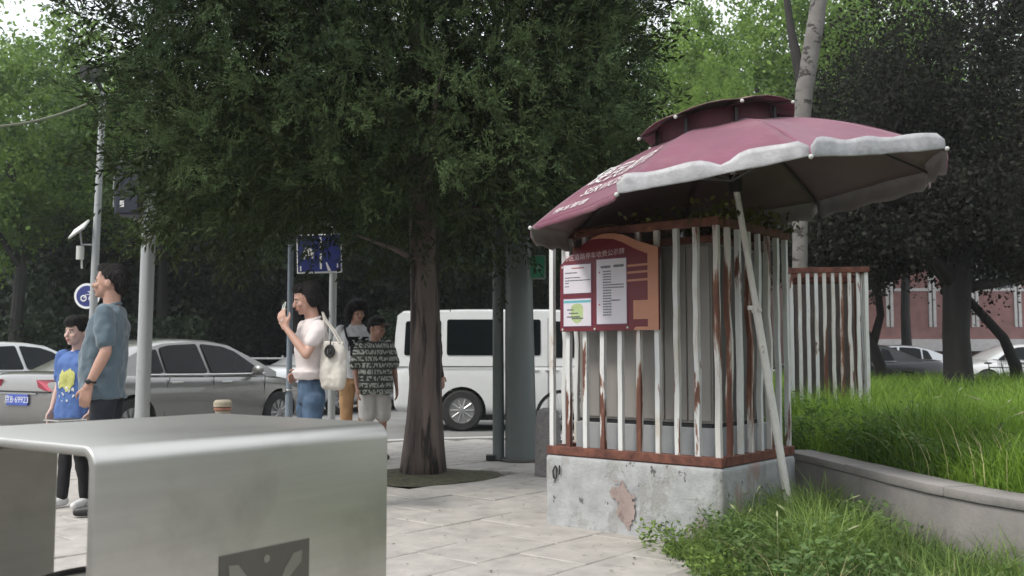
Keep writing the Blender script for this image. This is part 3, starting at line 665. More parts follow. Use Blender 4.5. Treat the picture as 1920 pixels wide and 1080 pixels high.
# ---------------------------------------------------------------- purple leaved tree on the right and its neighbours
def big_tree(name, x, y, trunk_pts, trunk_rs, crowns, label, bark, m, seed, base=.3):
    t = thing(name, (x, y, base), 0, label, 'tree'); rnd = random.Random(seed); b = MB(); b.tube(trunk_pts, trunk_rs, 12)
    top = Vector(trunk_pts[-1])
    for k in range(7): branchy(b, Vector(trunk_pts[-1 - (k % 2)]), (rnd.gauss(0, 1), rnd.gauss(0, .8), .7), 2.2, trunk_rs[-1] * .6, 1, rnd, 6)
    b.build('trunk', M[bark], t, smooth=True, flat=0)
    for i, (cx, cy, cz, rx, ry, rz, ncl, per, sz, cl) in enumerate(crowns):
        o = link('crown', crown_mesh('crown_' + name + str(i), m, rx, ry, rz, ncl, per, sz, seed + i, clump=cl, hollow=.25), t); o.location = (cx, cy, cz)
    return t
f = 1800 / 15.0
big_tree('plum_tree', 6.95, 15.0, [(0, 0, -.1), (.0, 0, .5), (-.02, 0, 1.1), (.02, 0, 1.8), (.12, 0, 2.6)], [.27, .22, .20, .21, .17],
         [(.75, 0, 4.6, 3.1, 2.6, 2.6, 700, 90, .062, .40), (.2, .2, 3.0, 2.6, 1.6, 1.0, 300, 60, .085, .30)], 'big dark purple-leaved tree with a thick black trunk, right of the umbrella', 'barkdark', lm['plum'], 61)
big_tree('plum_tree', 6.35, 17.0, [(.2, 0, -.1), (.15, 0, .6), (.0, 0, 1.0), (-.35, 0, 1.6), (-.75, 0, 2.6)], [.12, .10, .10, .07, .05],
         [(.1, .3, 4.4, 2.0, 1.8, 1.9, 320, 90, .062, .36), (-.3, .2, 2.8, 1.9, 1.4, .75, 200, 60, .085, .28)], 'dark small-leaved tree forked low in a V, between the cage and the thick black trunk', 'barkdark', lm['plum'], 71)
t = bpy.data.objects['plum_tree.001']; b = MB(); b.tube([(0.02, 0, .95), (.18, 0, 1.5), (.12, 0, 2.3), (.3, 0, 3.)], [.085, .07, .06, .04], 8); b.build('limb', M['barkdark'], t, smooth=True)
big_tree('plum_tree', 9.05, 17.5, [(.15, 0, -.1), (.1, 0, .6), (-.1, 0, 1.1), (-.8, 0, 1.9), (-1.1, 0, 2.8)], [.13, .11, .09, .07, .05],
         [(.2, 0, 5.0, 2.8, 2.4, 2.9, 380, 60, .085, .4), (.1, 0, 3.0, 2.0, 1.4, .8, 160, 60, .085, .28)], 'dark tree at the far right edge with a slanting black limb', 'barkdark', lm['plum'], 81)
big_tree('dark_tree', 5.6, 18.5, [(0, 0, -.1), (0, 0, .8), (.03, 0, 1.5), (0, 0, 2.6)], [.22, .19, .18, .15],
         [(.2, .0, 3.5, 1.4, 1.4, 1.2, 260, 80, .065, .32)], 'dark straight-trunked tree just right of the second cage', 'barkdark', lm['dark'], 91)
# pale poplar that leans right, behind the umbrella
pa = at(1500, 700, 13.5); pts = [at(x, y, 13.5 + .0) for x, y in ((1498, 720), (1500, 480), (1500, 300), (1508, 170), (1530, 40), (1548, -90), (1560, -220))]
t = thing('poplar_tree', (pa.x, pa.y, .3), 0, 'pale grey-barked poplar stem rising behind the umbrella vent and leaning right', 'tree')
b = MB(); b.tube([p - Vector((pa.x, pa.y, .3)) for p in pts], [.11, .105, .105, .125, .12, .10, .085], 14); b.build('trunk', M['barkpale'], t, smooth=True, flat=0)
b = MB(); b.tube([at(1508, 175, 13.5) - Vector((pa.x, pa.y, .3)), at(1494, 110, 13.6) - Vector((pa.x, pa.y, .3)), at(1484, 60, 13.8) - Vector((pa.x, pa.y, .3)), at(1470, -40, 14.1) - Vector((pa.x, pa.y, .3))], [.09, .075, .06, .04], 9); b.build('limb', M['barkdark'], t, smooth=True)
o = link('crown', CR['a'], t); o.location = (.9, .4, 9.6); o.scale = (2.4, 2.2, 2.2)
# ================================================================ BUILDINGS
def brick_building():
    X0, Y0, Wd, H = 12.2, 40.0, 34.0, 12.0
    t = thing('brick_building', (X0, Y0, 0), 0, 'red brick building with pale window frames behind the trees on the right', 'building')
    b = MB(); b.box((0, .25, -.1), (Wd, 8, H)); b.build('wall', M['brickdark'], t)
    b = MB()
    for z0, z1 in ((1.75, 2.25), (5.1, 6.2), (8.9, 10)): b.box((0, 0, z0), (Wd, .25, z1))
    b.build('brick_band', M['brick'], t)
    b = MB(); b.box((-.1, -.12, 1.25), (Wd + .1, .24, 1.745)); b.build('ledge', M['frame'], t)
    pm = None
    fm = MB(); w_, h_ = 1.72, 2.8
    for a in (0, w_ - .12): fm.box((a, -.03, 0), (a + .12, .12, h_))
    fm.box((.12, -.02, 1.5), (w_ - .12, .11, 1.62)); fm.box((.12, -.02, h_ - .1), (w_ - .12, .11, h_))
    fme = fm.mesh('window', M['frame']); pme = MB().box((.12, .09, 1.62), (w_ - .12, .1, h_ - .1)).mesh('pane', M['pane']); bme = MB().box((.12, .03, 0), (w_ - .12, .1, 1.5)).mesh('panel', M['brick'])
    ume = MB().box((.12, .03, 1.62), (w_ - .12, .1, h_ - .1)).mesh('panel', M['brick'])
    for fl in (2.25, 6.2):
        for i in range(19):
            if fl > 3 and i > 14: continue
            o = link('window', fme, t); o.location = (i * 1.78 + .02, 0, fl)
            p = link('panel', bme, o); p = link('pane', pme if i % 3 == 1 else ume, o); p.name = 'pane' if i % 3 == 1 else 'panel'
brick_building()
t = thing('brick_building', (-26, 44, 0), 0, 'dark red low building glimpsed under the trees across the road on the left', 'building')
MB().box((0, 0, -.1), (30, 6, 5)).build('wall', M['brickdark'], t)
MB().box((-.1, -.15, 2.3), (30.1, -.01, 2.5)).build('ledge', M['frame'], t)
for i in range(8):
    o = MB().box((1.5 + i * 3.6, -.05, 2.7), (3.7 + i * 3.6, -.005, 4.2)).build('window', M['pane'], t)
# low railing across the road
t = thing('street_railing', (-14, 25.2, -.02), 0, 'grey metal railing along the far side of the road, left background', 'railing')
for z in (.55, 1.02): MB().tube([(0, 0, z), (14, 0, z)], .025, 6).build('rail', M['galv'], t)
pm_ = MB().tube([(0, 0, 0), (0, 0, 1.1)], .03, 6).mesh('post', M['galv'])
for i in range(8): link('post', pm_, t).location = (i * 2, 0, 0)

# ================================================================ VEHICLES
def wheel(parent, x, y, z, r, wd, out):
    w_ = MB(); prof = [(r * .62, -.5), (r * .9, -.5), (r, -.36), (r, .36), (r * .9, .5), (r * .62, .5)]
    n = 28; vs = []; fs = []
    for i in range(n):
        a = 2 * math.pi * i / n
        for (q, s_) in prof: vs.append((q * math.cos(a), s_ * wd, q * math.sin(a)))
    k = len(prof)
    for i in range(n):
        for j in range(k): fs.append((i * k + j, ((i + 1) % n) * k + j, ((i + 1) % n) * k + (j + 1) % k, i * k + (j + 1) % k))
    w_.add(vs, fs); o = w_.build('wheel', M['rubber'], parent, smooth=True); o.location = (x, y, z)
    rm = MB(); oy = out * wd * .34
    rm.tube([(0, oy - .02 * out, 0), (0, oy, 0)], [r * .62, r * .60], 28); rm.torus((0, oy, 0), r * .60, r * .035, n=28, m=6)
    for i in range(10):
        a = 2 * math.pi * i / 10; c = Vector((math.cos(a), 0, math.sin(a)))
        rm.tube([c * r * .15 + Vector((0, oy + .02 * out, 0)), c * r * .57 + Vector((0, oy + .012 * out, 0))], [r * .05, r * .04], 6)
    rm.ell((0, oy + .012 * out, 0), (r * .2, .02, r * .2), 14, 6); rm.build('rim', M['rim'], o, smooth=True)
    return o
def car(name, loc, rotz, st, label, paint, cat='car', group=None):
    """local frame: x runs from the rear bumper (0) to the nose (L); +y is the left side"""
    t = thing(name, loc, rotz, label, cat, group); L = st['L']
    # lower body lofted over stations (x, half width, sill height, shoulder height, deck height)
    vs = []; fs = []; sec = []
    for (x, wv, zb, zs, zd) in st['body']:
        s_ = [(0, zd), (wv * .55, zd - .004), (wv * .86, zd - .022), (wv * .965, zs), (wv * 1.0, zs - .13), (wv * 1.0, (zs + zb) / 2), (wv * .985, zb + .12), (wv * .93, zb), (0, zb)]
        sec.append([(x, y, z) for y, z in s_] + [(x, -y, z) for y, z in reversed(s_[1:-1])])
    n = len(sec[0])
    for s_ in sec: vs += s_
    for i in range(len(sec) - 1):
        for k in range(n): fs.append((i * n + k, (i + 1) * n + k, (i + 1) * n + (k + 1) % n, i * n + (k + 1) % n))
    fs.append(tuple(range(n))); fs.append(tuple(reversed(range((len(sec) - 1) * n, len(sec) * n))))
    b = MB(); b.add(vs, fs); body = b.build('body', paint, t, smooth=True, flat=0)
    m = body.modifiers.new('s', 'SUBSURF'); m.levels = 2; m.render_levels = 2; bake(body)
    # wheel arches
    c = MB(); wr = st['wr']
    for x in st['wheels']: c.tube([(x, -1.2, wr * .98), (x, 1.2, wr * .98)], wr * 1.16, 32)
    co_ = c.build('cutter', paint); mo = body.modifiers.new('b', 'BOOLEAN'); mo.object = co_; mo.operation = 'DIFFERENCE'; mo.solver = 'EXACT'
    body.location = (0, 0, 0); co_.matrix_world = t.matrix_world if False else Matrix.Translation(loc) @ Matrix.Rotation(rotz, 4, 'Z')
    bpy.context.view_layer.update(); bake(body); bpy.data.objects.remove(co_)
    body.data.polygons.foreach_set('use_smooth', [True] * len(body.data.polygons)); body.data.set_sharp_from_angle(angle=R(38))
    u = MB(); u.box((st['wheels'][0] - .5, -.62, .17), (st['wheels'][1] + .5, .62, .6)); u.build('underbody', M['blackplastic'], t)
    for x in st['wheels']:
        for sgn in (-1, 1): wheel(t, x, sgn * (st['track']), wr, wr, .21, sgn)
    # cabin
    prof = st['cabin']; wb, wr_, zb, zr = st['wb'], st['wrf'], st['zbelt'], max(p[1] for p in prof)
    wy = lambda z: wb + (wr_ - wb) * (z - zb) / (zr - zb)
    hp = [(x, z) for x, z in prof]; vs = []; fs = []; k = len(hp)
    for sgn in (-1, 1):
        for x, z in hp: vs.append((x, sgn * wy(z), z))
        for x, z in hp: vs.append((x, sgn * wy(z) * .9, z + .0))
    for i in range(k - 1): fs += [(i, k * 2 + i, k * 2 + i + 1, i + 1)]
    vs2 = []
    b = MB(); rows = []
    for x, z in hp:      # closed section: belt-left ... roof with a rounded shoulder ... belt-right
        y = wy(z); cam_ = .028
        rows.append([(x, -wb, zb - .06), (x, -y, z - (.02 if z > zb + .05 else 0)), (x, -y + .07, z + .006), (x, -y * .5, z + cam_), (x, 0, z + cam_ * 1.3), (x, y * .5, z + cam_), (x, y - .07, z + .006), (x, y, z - (.02 if z > zb + .05 else 0)), (x, wb, zb - .06)])
    n = 9; vs = [p for r_ in rows for p in r_]; fs = []
    for i in range(k - 1):
        for j in range(n - 1): fs.append((i * n + j, i * n + j + 1, (i + 1) * n + j + 1, (i + 1) * n + j))
        fs.append((i * n + 8, i * n, (i + 1) * n, (i + 1) * n + 8))
    fs.append(tuple(range(n - 1, -1, -1))); fs.append(tuple((k - 1) * n + j for j in range(n)))
    b.add(vs, fs); b.build('roof', paint, t, smooth=True, flat=30)
    def side_plate(poly, sgn, mtl, nm, lift=.006, r_=.04):
        pp = rounded(poly, r_, 3); b = MB(); f = []; 
        A = [(x, sgn * (wy(z) + lift), z) for x, z in pp]; B = [(x, sgn * (wy(z) - .02), z) for x, z in pp]; q = len(pp)
        F = [tuple(range(q))] + [(i, (i + 1) % q, (i + 1) % q + q, i + q) for i in range(q)]
        if sgn < 0: F = [tuple(reversed(x)) for x in F]
        b.add(A + B, F); return b.build(nm, mtl, t)
    for poly in st['sidewin']:
        for sgn in (-1, 1): side_plate(poly, sgn, M['carglass'], 'window')
    def end_glass(p0, p1, nm, inset=.10, out=1):
        (xa, za), (xb, zb_) = p0, p1; rows = []; 
        for tt in (.06, .5, .93):
            x = xa + (xb - xa) * tt; z = za + (zb_ - za) * tt; y = wy(z) - inset; nx_ = out * .012
            rows.append([(x + nx_, -y, z + .018), (x + nx_, -y * .5, z + .040), (x + nx_, 0, z + .048), (x + nx_, y * .5, z + .040), (x + nx_, y, z + .018)])
        vs = [p for r2 in rows for p in r2]; fs = [(i * 5 + j, i * 5 + j + 1, (i + 1) * 5 + j + 1, (i + 1) * 5 + j) for i in range(2) for j in range(4)]
        b = MB(); b.add(vs, fs); o = b.build(nm, M['carglass'], t, smooth=True)
    end_glass(*st['rearglass'], 'rear_window', out=-1); end_glass(*st['screen'], 'windscreen')
    for poly in st.get('trim', []):
        for sgn in (-1, 1):
            b = MB(); b.tube([(x, sgn * (wy(z) + .008), z) for x, z in poly], .011, 6); b.build('window_trim', M['chrome'], t)
    for x in st['mirrors']:
        for sgn in (-1, 1):
            b = MB(); b.ell((x, sgn * (wb + .13), zb + .05), (.06, .11, .075), 12, 8); b.tube([(x + .02, sgn * (wb - .02), zb - .0), (x + .01, sgn * (wb + .08), zb + .02)], .025, 6); o = b.build('mirror', paint, t, smooth=True)
    for (x, z) in st['handles']:
        hw = st['hw']
        for sgn in (-1, 1): MB().box((x - .11, sgn * hw - .012, z - .014), (x + .11, sgn * hw + .022, z + .014)).build('door_handle', M['chrome'] if st.get('chrome') else paint, t, bevel=.008)
    for xs in st['seams']:
        hw = st['hw']
        for sgn in (-1, 1):
            b = MB(); b.tube([(x, sgn * (hw + .000), z) for x, z in xs], .006, 4); b.build('door_seam', M['blackplastic'], t)
    return t
sedan = dict(L=4.85, wr=.335, track=.80, wheels=(1.05, 3.88), wb=.84, wrf=.60, zbelt=.965, hw=.912,
    body=[(.0, .60, .42, .80, .86), (.05, .80, .32, .90, .98), (.22, .885, .25, .935, 1.045), (.75, .915, .20, .93, 1.03), (1.6, .925, .19, .93, .99), (2.6, .925, .19, .915, .97), (3.5, .92, .19, .90, .98), (4.1, .905, .20, .83, .92), (4.6, .84, .24, .72, .80), (4.82, .66, .32, .60, .66), (4.86, .5, .38, .54, .58)],
    cabin=[(.62, .99), (.95, 1.17), (1.35, 1.34), (1.75, 1.425), (2.2, 1.46), (2.65, 1.455), (3.0, 1.41), (3.4, 1.23), (3.85, .98)],
    sidewin=[[(1.32, 1.0), (1.42, 1.27), (1.60, 1.335), (1.62, .995)], [(1.68, .995), (1.66, 1.345), (1.85, 1.385), (2.36, 1.41), (2.42, .985)], [(2.50, .985), (2.44, 1.41), (2.85, 1.375), (3.08, 1.30), (3.50, 1.02), (3.50, .98)]],
    rearglass=((.66, .995), (1.62, 1.40)), screen=((3.80, .985), (2.92, 1.425)), mirrors=(3.30,), handles=((1.78, .86), (2.72, .85)), chrome=1,
    trim=[[(1.28, .975), (2.4, .962), (3.58, .958)]], seams=[[(1.66, .95), (1.52, .6), (1.6, .3)], [(2.46, .94), (2.47, .3)], [(3.52, .93), (3.5, .3)]])
TH = R(61)
sd_ = car('parked_car', (-5.57 - .91 * math.sin(TH) * 1.0, 12.0 + .91 * math.cos(TH), -.15), TH, sedan, 'champagne sedan seen from its rear corner, behind the man and the boy', M['champagne'])
# rear lights, plate, bumper line
for s_ in (-1, 1):
    b = MB(); b.add([(.035, s_ * .38, .80), (.02, s_ * .60, .79), (.10, s_ * .80, .79), (.42, s_ * .918, .81), (.42, s_ * .915, .89), (.12, s_ * .85, .94), (.03, s_ * .62, .935), (.0, s_ * .38, .93),
                     (.12, s_ * .38, .80), (.12, s_ * .60, .79), (.18, s_ * .76, .79), (.42, s_ * .86, .81), (.42, s_ * .86, .89), (.18, s_ * .76, .94), (.12, s_ * .6, .935), (.12, s_ * .38, .93)],
                    [tuple(range(8)) if s_ < 0 else tuple(reversed(range(8)))] + [(i, (i + 1) % 8, (i + 1) % 8 + 8, i + 8) for i in range(8)])
    o = b.build('tail_light', M['taillight'], sd_); o.location = (-.015, 0, 0)
o = MB().box((-.022, -.22, .60), (.0, .22, .74)).build('number_plate', M['plateblue'], sd_, bevel=.006)
b = MB(); text_on(b, '京B·69923', .115, lambda x, y: (-.0235, -x, .67 + y)); b.build('plate_text', M['white'], o)
MB().box((-.005, -.62, .765), (.06, .62, .785)).build('trunk_seam', M['blackplastic'], sd_)
MB().box((-.012, -.37, .745), (.04, .37, .764)).build('trunk_garnish', M['chrome'], sd_)
s2 = car('parked_car', (-4.9, 19.8, -.15), R(58), sedan, 'silver car beyond the champagne sedan, only its bonnet and windscreen showing', M['carsilver'])
s3 = car('parked_car', (-10.6, 15.5, -.15), R(62), sedan, 'white car at the far left edge, mostly behind the sedan', M['carwhite'])
s4 = car('parked_car', (8.9, 24.5, -.06), R(172) + 0, sedan, 'black car parked just right of the second cage, its rear cut by the bars', M['carblack'])
s4.location = (11.5, 26.0, -.05)
s5 = car('parked_car', (18.6, 30.5, -.05), R(178), sedan, 'white car parked in front of the red building at the far right', M['carwhite'])
s6 = car('parked_car', (15.6, 33.5, -.05), R(180), sedan, 'silver car parked behind the black one, under the building windows', M['carsilver'])
van = dict(L=4.8, wr=.34, track=.74, wheels=(1.15, 3.75), wb=.835, wrf=.74, zbelt=1.12, hw=.852,
    body=[(.0, .70, .42, 1.0, 1.10), (.04, .82, .32, 1.08, 1.15), (.2, .845, .26, 1.09, 1.15), (1.5, .85, .24, 1.09, 1.15), (3.0, .85, .24, 1.09, 1.15), (3.9, .85, .24, 1.08, 1.14), (4.3, .83, .25, 1.03, 1.10), (4.6, .78, .28, .90, .98), (4.77, .66, .34, .70, .78), (4.81, .5, .40, .58, .62)],
    cabin=[(.03, 1.12), (.05, 1.60), (.08, 1.90), (.17, 1.965), (1.2, 1.99), (2.6, 1.99), (3.3, 1.955), (3.6, 1.87), (4.05, 1.50), (4.42, 1.10)],
    sidewin=[[(.20, 1.24), (.22, 1.80), (.80, 1.82), (.80, 1.24)], [(.90, 1.24), (.90, 1.83), (1.78, 1.83), (1.78, 1.24)], [(1.86, 1.24), (1.86, 1.83), (2.44, 1.83), (2.44, 1.24)], [(2.66, 1.20), (2.66, 1.80), (3.22, 1.79), (3.52, 1.62), (3.80, 1.24), (3.80, 1.20)]],
    rearglass=((.035, 1.25), (.07, 1.80)), screen=((4.36, 1.13), (3.62, 1.88)), mirrors=(3.86,), handles=((2.62, 1.0), (2.30, 1.0)),
    seams=[[(1.82, 1.83), (1.82, .32)], [(2.56, 1.85), (2.56, .3)], [(3.84, 1.1), (3.5, .8), (3.4, .32)]])
v = car('parked_van', (-1.97, 16.6, -.15), R(0), van, 'white minivan with dark tinted side windows, behind the trunk and the grey-green poles', M['carwhite'], 'van')
for s_ in (-1, 1):
    b = MB(); b.box((.5, s_ * .855 - .006, 1.05), (1.8, s_ * .855 + .006, 1.063)); b.build('slide_rail', M['blackplastic'], v)
    b = MB(); b.ell((4.6, s_ * .66, .86), (.12, .12, .11), 12, 8); b.build('headlight', M['headlight'], v, smooth=True)

def bicycle(loc, rotz, label, paint):
    t = thing('bicycle', loc, rotz, label, 'bicycle', None); r = .33
    for x in (0, 1.02):
        b = MB(); b.torus((x, 0, r), r - .015, .016, n=36, m=6); o = b.build('wheel', M['rubber'], t, smooth=True)
        b = MB(); b.torus((x, 0, r), r - .038, .009, n=36, m=5)
        for i in range(14):
            a = 2 * math.pi * i / 14; b.tube([(x, 0, r), (x + (r - .04) * math.cos(a), 0, r + (r - .04) * math.sin(a))], .0022, 3)
        b.tube([(x, -.05, r), (x, .05, r)], .02, 8); b.build('spokes', M['chrome'], o, smooth=True)
    b = MB(); S = Vector((.36, 0, .82)); Bk = Vector((.42, 0, .30)); Hd = Vector((.83, 0, .80)); Hb = Vector((.87, 0, .66))
    for p, q, rr in ((Bk, S, .016), (S * .97 + Bk * .03, Hd, .016), (Bk, Hb, .018), (Vector((0, 0, r)), Bk, .011), (Vector((0, 0, r)), S, .009), (Hd + Vector((-.02, 0, .1)), Hb, .019), (Hb, Vector((1.02, 0, r)), .012)): b.tube([p, q], rr, 8)
    b.build('frame', paint, t, smooth=True)
    b = MB(); b.ell((.33, 0, .92), (.14, .075, .03), 14, 6); b.tube([(.36, 0, .80), (.345, 0, .91)], .013, 6); b.build('saddle', M['blackplastic'], t, smooth=True)
    b = MB(); b.tube([(.81, 0, .9), (.79, 0, 1.0)], .013, 6); b.tube([(.64, -.29, 1.0), (.74, -.22, 1.01), (.79, 0, 1.0), (.74, .22, 1.01), (.64, .29, 1.0)], .012, 6); b.build('handlebar', M['chrome'], t, smooth=True)
    b = MB(); b.box((.86, -.16, .78), (1.12, .16, .80)); 
    for z in (.80, .9, 1.0): b.tube([(.86, -.17, z), (1.14, -.17, z), (1.14, .17, z), (.86, .17, z), (.86, -.17, z)], .006, 4)
    for x in (.86, .93, 1.0, 1.07, 1.14):
        for y in (-.17, .17): b.tube([(x, y, .78), (x, y, 1.0)], .004, 4)
    b.build('basket', M['blackplastic'], t)
    b = MB(); b.torus((0, 0, r), r + .03, .012, n=20, m=5, a0=-.3, a1=2.4); b.build('mudguard', M['blackplastic'], t); return t
bicycle((.62, 12.1, 0), R(4), 'bicycle half hidden behind the barred cage and the stone bollard', M['blackplastic'])
bicycle((12.6, 26.0, -.05), R(20), 'dark bicycle parked right of the thick black trunk', M['blackplastic'])
bicycle((13.6, 25.6, -.05), R(70), 'pale framed bicycle parked at the far right', M['white'])

# ================================================================ POLES AND SIGNS
def onpix(px, Y): return (px - 960) * Y / (1800.0 * 1.0) 
# signal pole with its box
x = -(960 - 272) / 171.; t = thing('signal_pole', (x, 10.5, 0), 0, 'thick pale grey pole with a dark signal box high on its left side', 'signal pole')
MB().tube([(0, 0, 0), (.03, 0, 3.0), (.07, 0, 5.2)], [.078, .074, .068], 20).build('pole', M['galv'], t, smooth=True)
MB().tube([(0, 0, 0), (0, 0, .03)], .16, 16).build('base_plate', M['galv'], t)
sb = MB().box((-.30, -.16, 2.62), (-.03, .12, 3.22)).build('signal_box', M['signalbox'], t, bevel=.02)
MB().box((-.235, -.166, 2.70), (-.19, -.161, 2.77)).build('sticker', M['white'], sb)
MB().tube([(-.36, -.02, 2.72), (-.37, -.02, 2.9), (-.35, -.02, 3.2), (-.44, -.02, 3.2)], .008, 5).build('bracket', M['galv'], sb)
b = MB(); b.torus((.012, 0, 2.56), .082, .012, axis=(0, 0, 1), n=20, m=6); b.tube([(-.06, -.05, 2.57), (-.11, -.08, 2.58)], .02, 8); b.build('clamp', M['galv'], t, smooth=True)
# thin pole with solar panel
x = -(960 - 172.) / (1800 / 11.5); t = thing('camera_pole', (x, 11.5, 0), 0, 'tall thin grey pole with a small solar panel, behind the man', 'pole')
MB().tube([(0, 0, 0), (.02, 0, 2.2), (.055, 0, 4.3)], [.047, .044, .036], 14).build('pole', M['galv'], t, smooth=True)
mt = Matrix.Translation((-.16, -.06, 2.60)) @ Matrix.Rotation(R(38), 4, 'X') @ Matrix.Rotation(R(-34), 4, 'Y')
o = MB().box((-.13, -.10, -.012), (.13, .10, .012), mt).build('solar_panel', M['dirtywhite'], t, bevel=.004)
b = MB(); b.tube([(-.01, 0, 2.42), (-.14, -.02, 2.42), (-.15, -.05, 2.58)], .012, 6); b.build('arm', M['galv'], t, smooth=True)
b = MB(); b.tube([(-.15, -.03, 2.24), (-.15, -.03, 2.40)], .045, 12); b.tube([(-.13, -.03, 2.24), (-.125, -.03, 2.13)], .012, 6); b.build('sensor_canister', M['dirtywhite'], t, smooth=True)
b = MB(); b.tube([(.05, 0, 4.28), (-.02, -.05, 4.45)], .03, 8); b.box((-.16, -.18, 4.42), (.06, .04, 4.56)); b.build('camera_head', M['blackplastic'], t)
a_ = Vector((x + .05, 11.5, 0)); a_.z = at(180, 183, 11.5).z; e_ = at(-60, 240, 11.0)
b = MB(); pts = [a_.lerp(e_, i / 8) + Vector((0, 0, -.10 * math.sin(math.pi * i / 8))) for i in range(9)]; f_ = at(330, 135, 12.5); pts = [f_] + pts; b.tube(pts, .014, 6)
tag(b.build('overhead_cable', M['cable'], smooth=True), 'sagging overhead cable tied to the thin pole at top left', 'cable')
# round bicycle sign
Y = 20.; c = at(163, 555, Y); t = thing('round_sign', (c.x, Y, -.1), 0, 'round blue bicycle sign with a white rim, behind the man\'s face', 'road sign'); cz = c.z + .1
MB().tube([(.11, .04, 0), (.11, .04, cz + .2)], .05, 10).build('post', M['galv'], t, smooth=True)
rr = 24 * Y / 1800
MB().tube([(0, 0, cz), (0, .02, cz)], rr, 36).build('rim', M['white'], t)
pn = MB().tube([(0, -.004, cz), (0, .0, cz)], rr * .82, 36).build('disc', M['bluesign'], t)
b = MB()
for s_ in (-1, 1): b.torus((s_ * .085 + .02, -.008, cz - .05), .055, .014, n=20, m=4)
b.tube([(-.06, -.008, cz - .05), (-.02, -.008, cz + .03), (.07, -.008, cz + .03), (.10, -.008, cz - .05)], .010, 4); b.tube([(.07, -.008, cz + .03), (.06, -.008, cz + .09), (.02, -.008, cz + .09)], .010, 4)
b.build('bicycle_symbol', M['white'], pn)
# thin blue grey pole by the woman
x = -(960 - 544.) / (1800 / 10.9); t = thing('slim_pole', (x, 10.9, 0), 0, 'slim blue-grey pole just left of the woman with the phone', 'pole')
b = MB().tube([(0, 0, .62), (-.005, 0, 2.35)], .032, 14).build('pole', mat('blue grey paint', (.17, .21, .25), .5, var=.1), t, smooth=True)
MB().tube([(0, 0, 0), (0, 0, .66)], .042, 14).build('sleeve', MATS['blue grey paint'], t, smooth=True)
b = MB(); b.torus((0, 0, .70), .042, .012, axis=(0, 0, 1), n=16, m=6); b.box((-.06, -.05, .68), (-.035, .0, .72)); b.build('clamp', M['galv'], t)
# blue road sign
Y = 11.5; x = onpix(619, Y); t = thing('road_sign', (x, Y, 0), 0, 'blue rectangular road sign with white markings on a grey post, above the tote bag', 'road sign')
zb_ = at(620, 512, Y).z
MB().tube([(.02, .05, 0), (.02, .05, 2.66)], .045, 14).build('post', M['galv'], t, smooth=True)
S = Y / 1800; q = lambda px, py: ((px - 619) * S, (at(619, py, Y).z))
X0, X1, Z0, Z1 = -46 * S, 39 * S, zb_, zb_ + 74 * S
sg = MB().box((X0, 0, Z0), (X1, .02, Z1)).build('sign_border', M['white'], t, bevel=.008); sg.rotation_euler = (0, R(-1.6), 0); sg.location = (-.055, 0, 0)
sp = MB().box((X0 + .014, -.004, Z0 + .02), (X1 - .014, -.0005, Z1 - .014)).build('sign_face', M['bluesign'], sg)
y_ = -.008
def mark(fn): b = MB(); fn(b); b.build('sign_mark', M['white'], sp)
mark(lambda b: b.box((-.015, y_, Z0 + .05), (.008, y_ + .003, Z0 + .24))); mark(lambda b: b.box((-.015, y_, Z0 + .28), (.008, y_ + .003, Z1 - .04)))
mark(lambda b: b.box((X0 + .04, y_, Z0 + .03), (X0 + .055, y_ + .003, Z0 + .09))); mark(lambda b: b.box((X1 - .06, y_, Z0 + .06), (X1 - .045, y_ + .003, Z0 + .11)))
mark(lambda b: b.prism([(.055, Z0 + .13), (.068, Z0 + .13), (.12, Z0 + .025), (.08, Z0 + .025)], y_, y_ + .003))
mark(lambda b: b.prism([(X0 + .075, Z0 + .17), (X0 + .10, Z0 + .17), (X0 + .10, Z0 + .21), (X0 + .18, Z0 + .21), (X0 + .18, Z0 + .18), (X0 + .20, Z0 + .18), (X0 + .205, Z0 + .25), (X0 + .17, Z0 + .31), (X0 + .11, Z0 + .31), (X0 + .075, Z0 + .25)], y_, y_ + .003))
# bollard
x = onpix(421, 11.2); t = thing('bollard', (x, 11.2, 0), 0, 'short terracotta bollard with a beige cap in front of the sedan door', 'bollard')
b = MB(); b.tube([(0, 0, 0), (0, 0, .42)], .10, 18); b.build('shaft', M['terracotta'], t, smooth=True)
MB().tube([(0, 0, .43), (0, 0, .45)], .085, 18).build('neck', M['beige'], t, smooth=True)
MB().tube([(0, 0, .46), (0, 0, .49)], .10, 18).build('band', M['terracotta'], t, smooth=True)
MB().tube([(0, 0, .50), (0, 0, .55), (0, 0, .575)], [.105, .105, .085], 18).build('cap', M['beige'], t, smooth=True)
# two grey green poles and wire
x = onpix(977, 10.15); t = thing('utility_pole', (x, 10.15, 0), 0, 'wide tapered grey-green steel pole between the juniper trunk and the cage', 'pole')
MB().tube([(0, 0, 0), (-.03, 0, 2.4), (-.07, 0, 5.6)], [.168, .138, .12], 24).build('pole', M['polegreen'], t, smooth=True)
MB().tube([(0, 0, 0), (0, 0, .022)], .21, 20).build('base_plate', M['cabinetdark'], t)
x = onpix(935, 10.2); t = thing('utility_pole', (x, 10.2, 0), 0, 'narrow grey-green pole standing close beside the wide one, on its left', 'pole')
MB().tube([(0, 0, 0), (-.01, 0, 2.2), (-.03, 0, 5.4)], [.062, .056, .05], 16).build('pole', M['polegreen'], t, smooth=True)
b = MB(); b.box((-.13, -.08, 0), (-.04, .04, .05)); b.build('cable_foot', M['blackplastic'], t)
b = MB(); b.tube([(.09, -.02, 0), (.08, -.06, .25), (.10, -.04, .8), (.085, -.03, 1.1), (.09, -.02, 2.4)], .008, 5); b.build('wire', M['dirtywhite'], t, smooth=True)
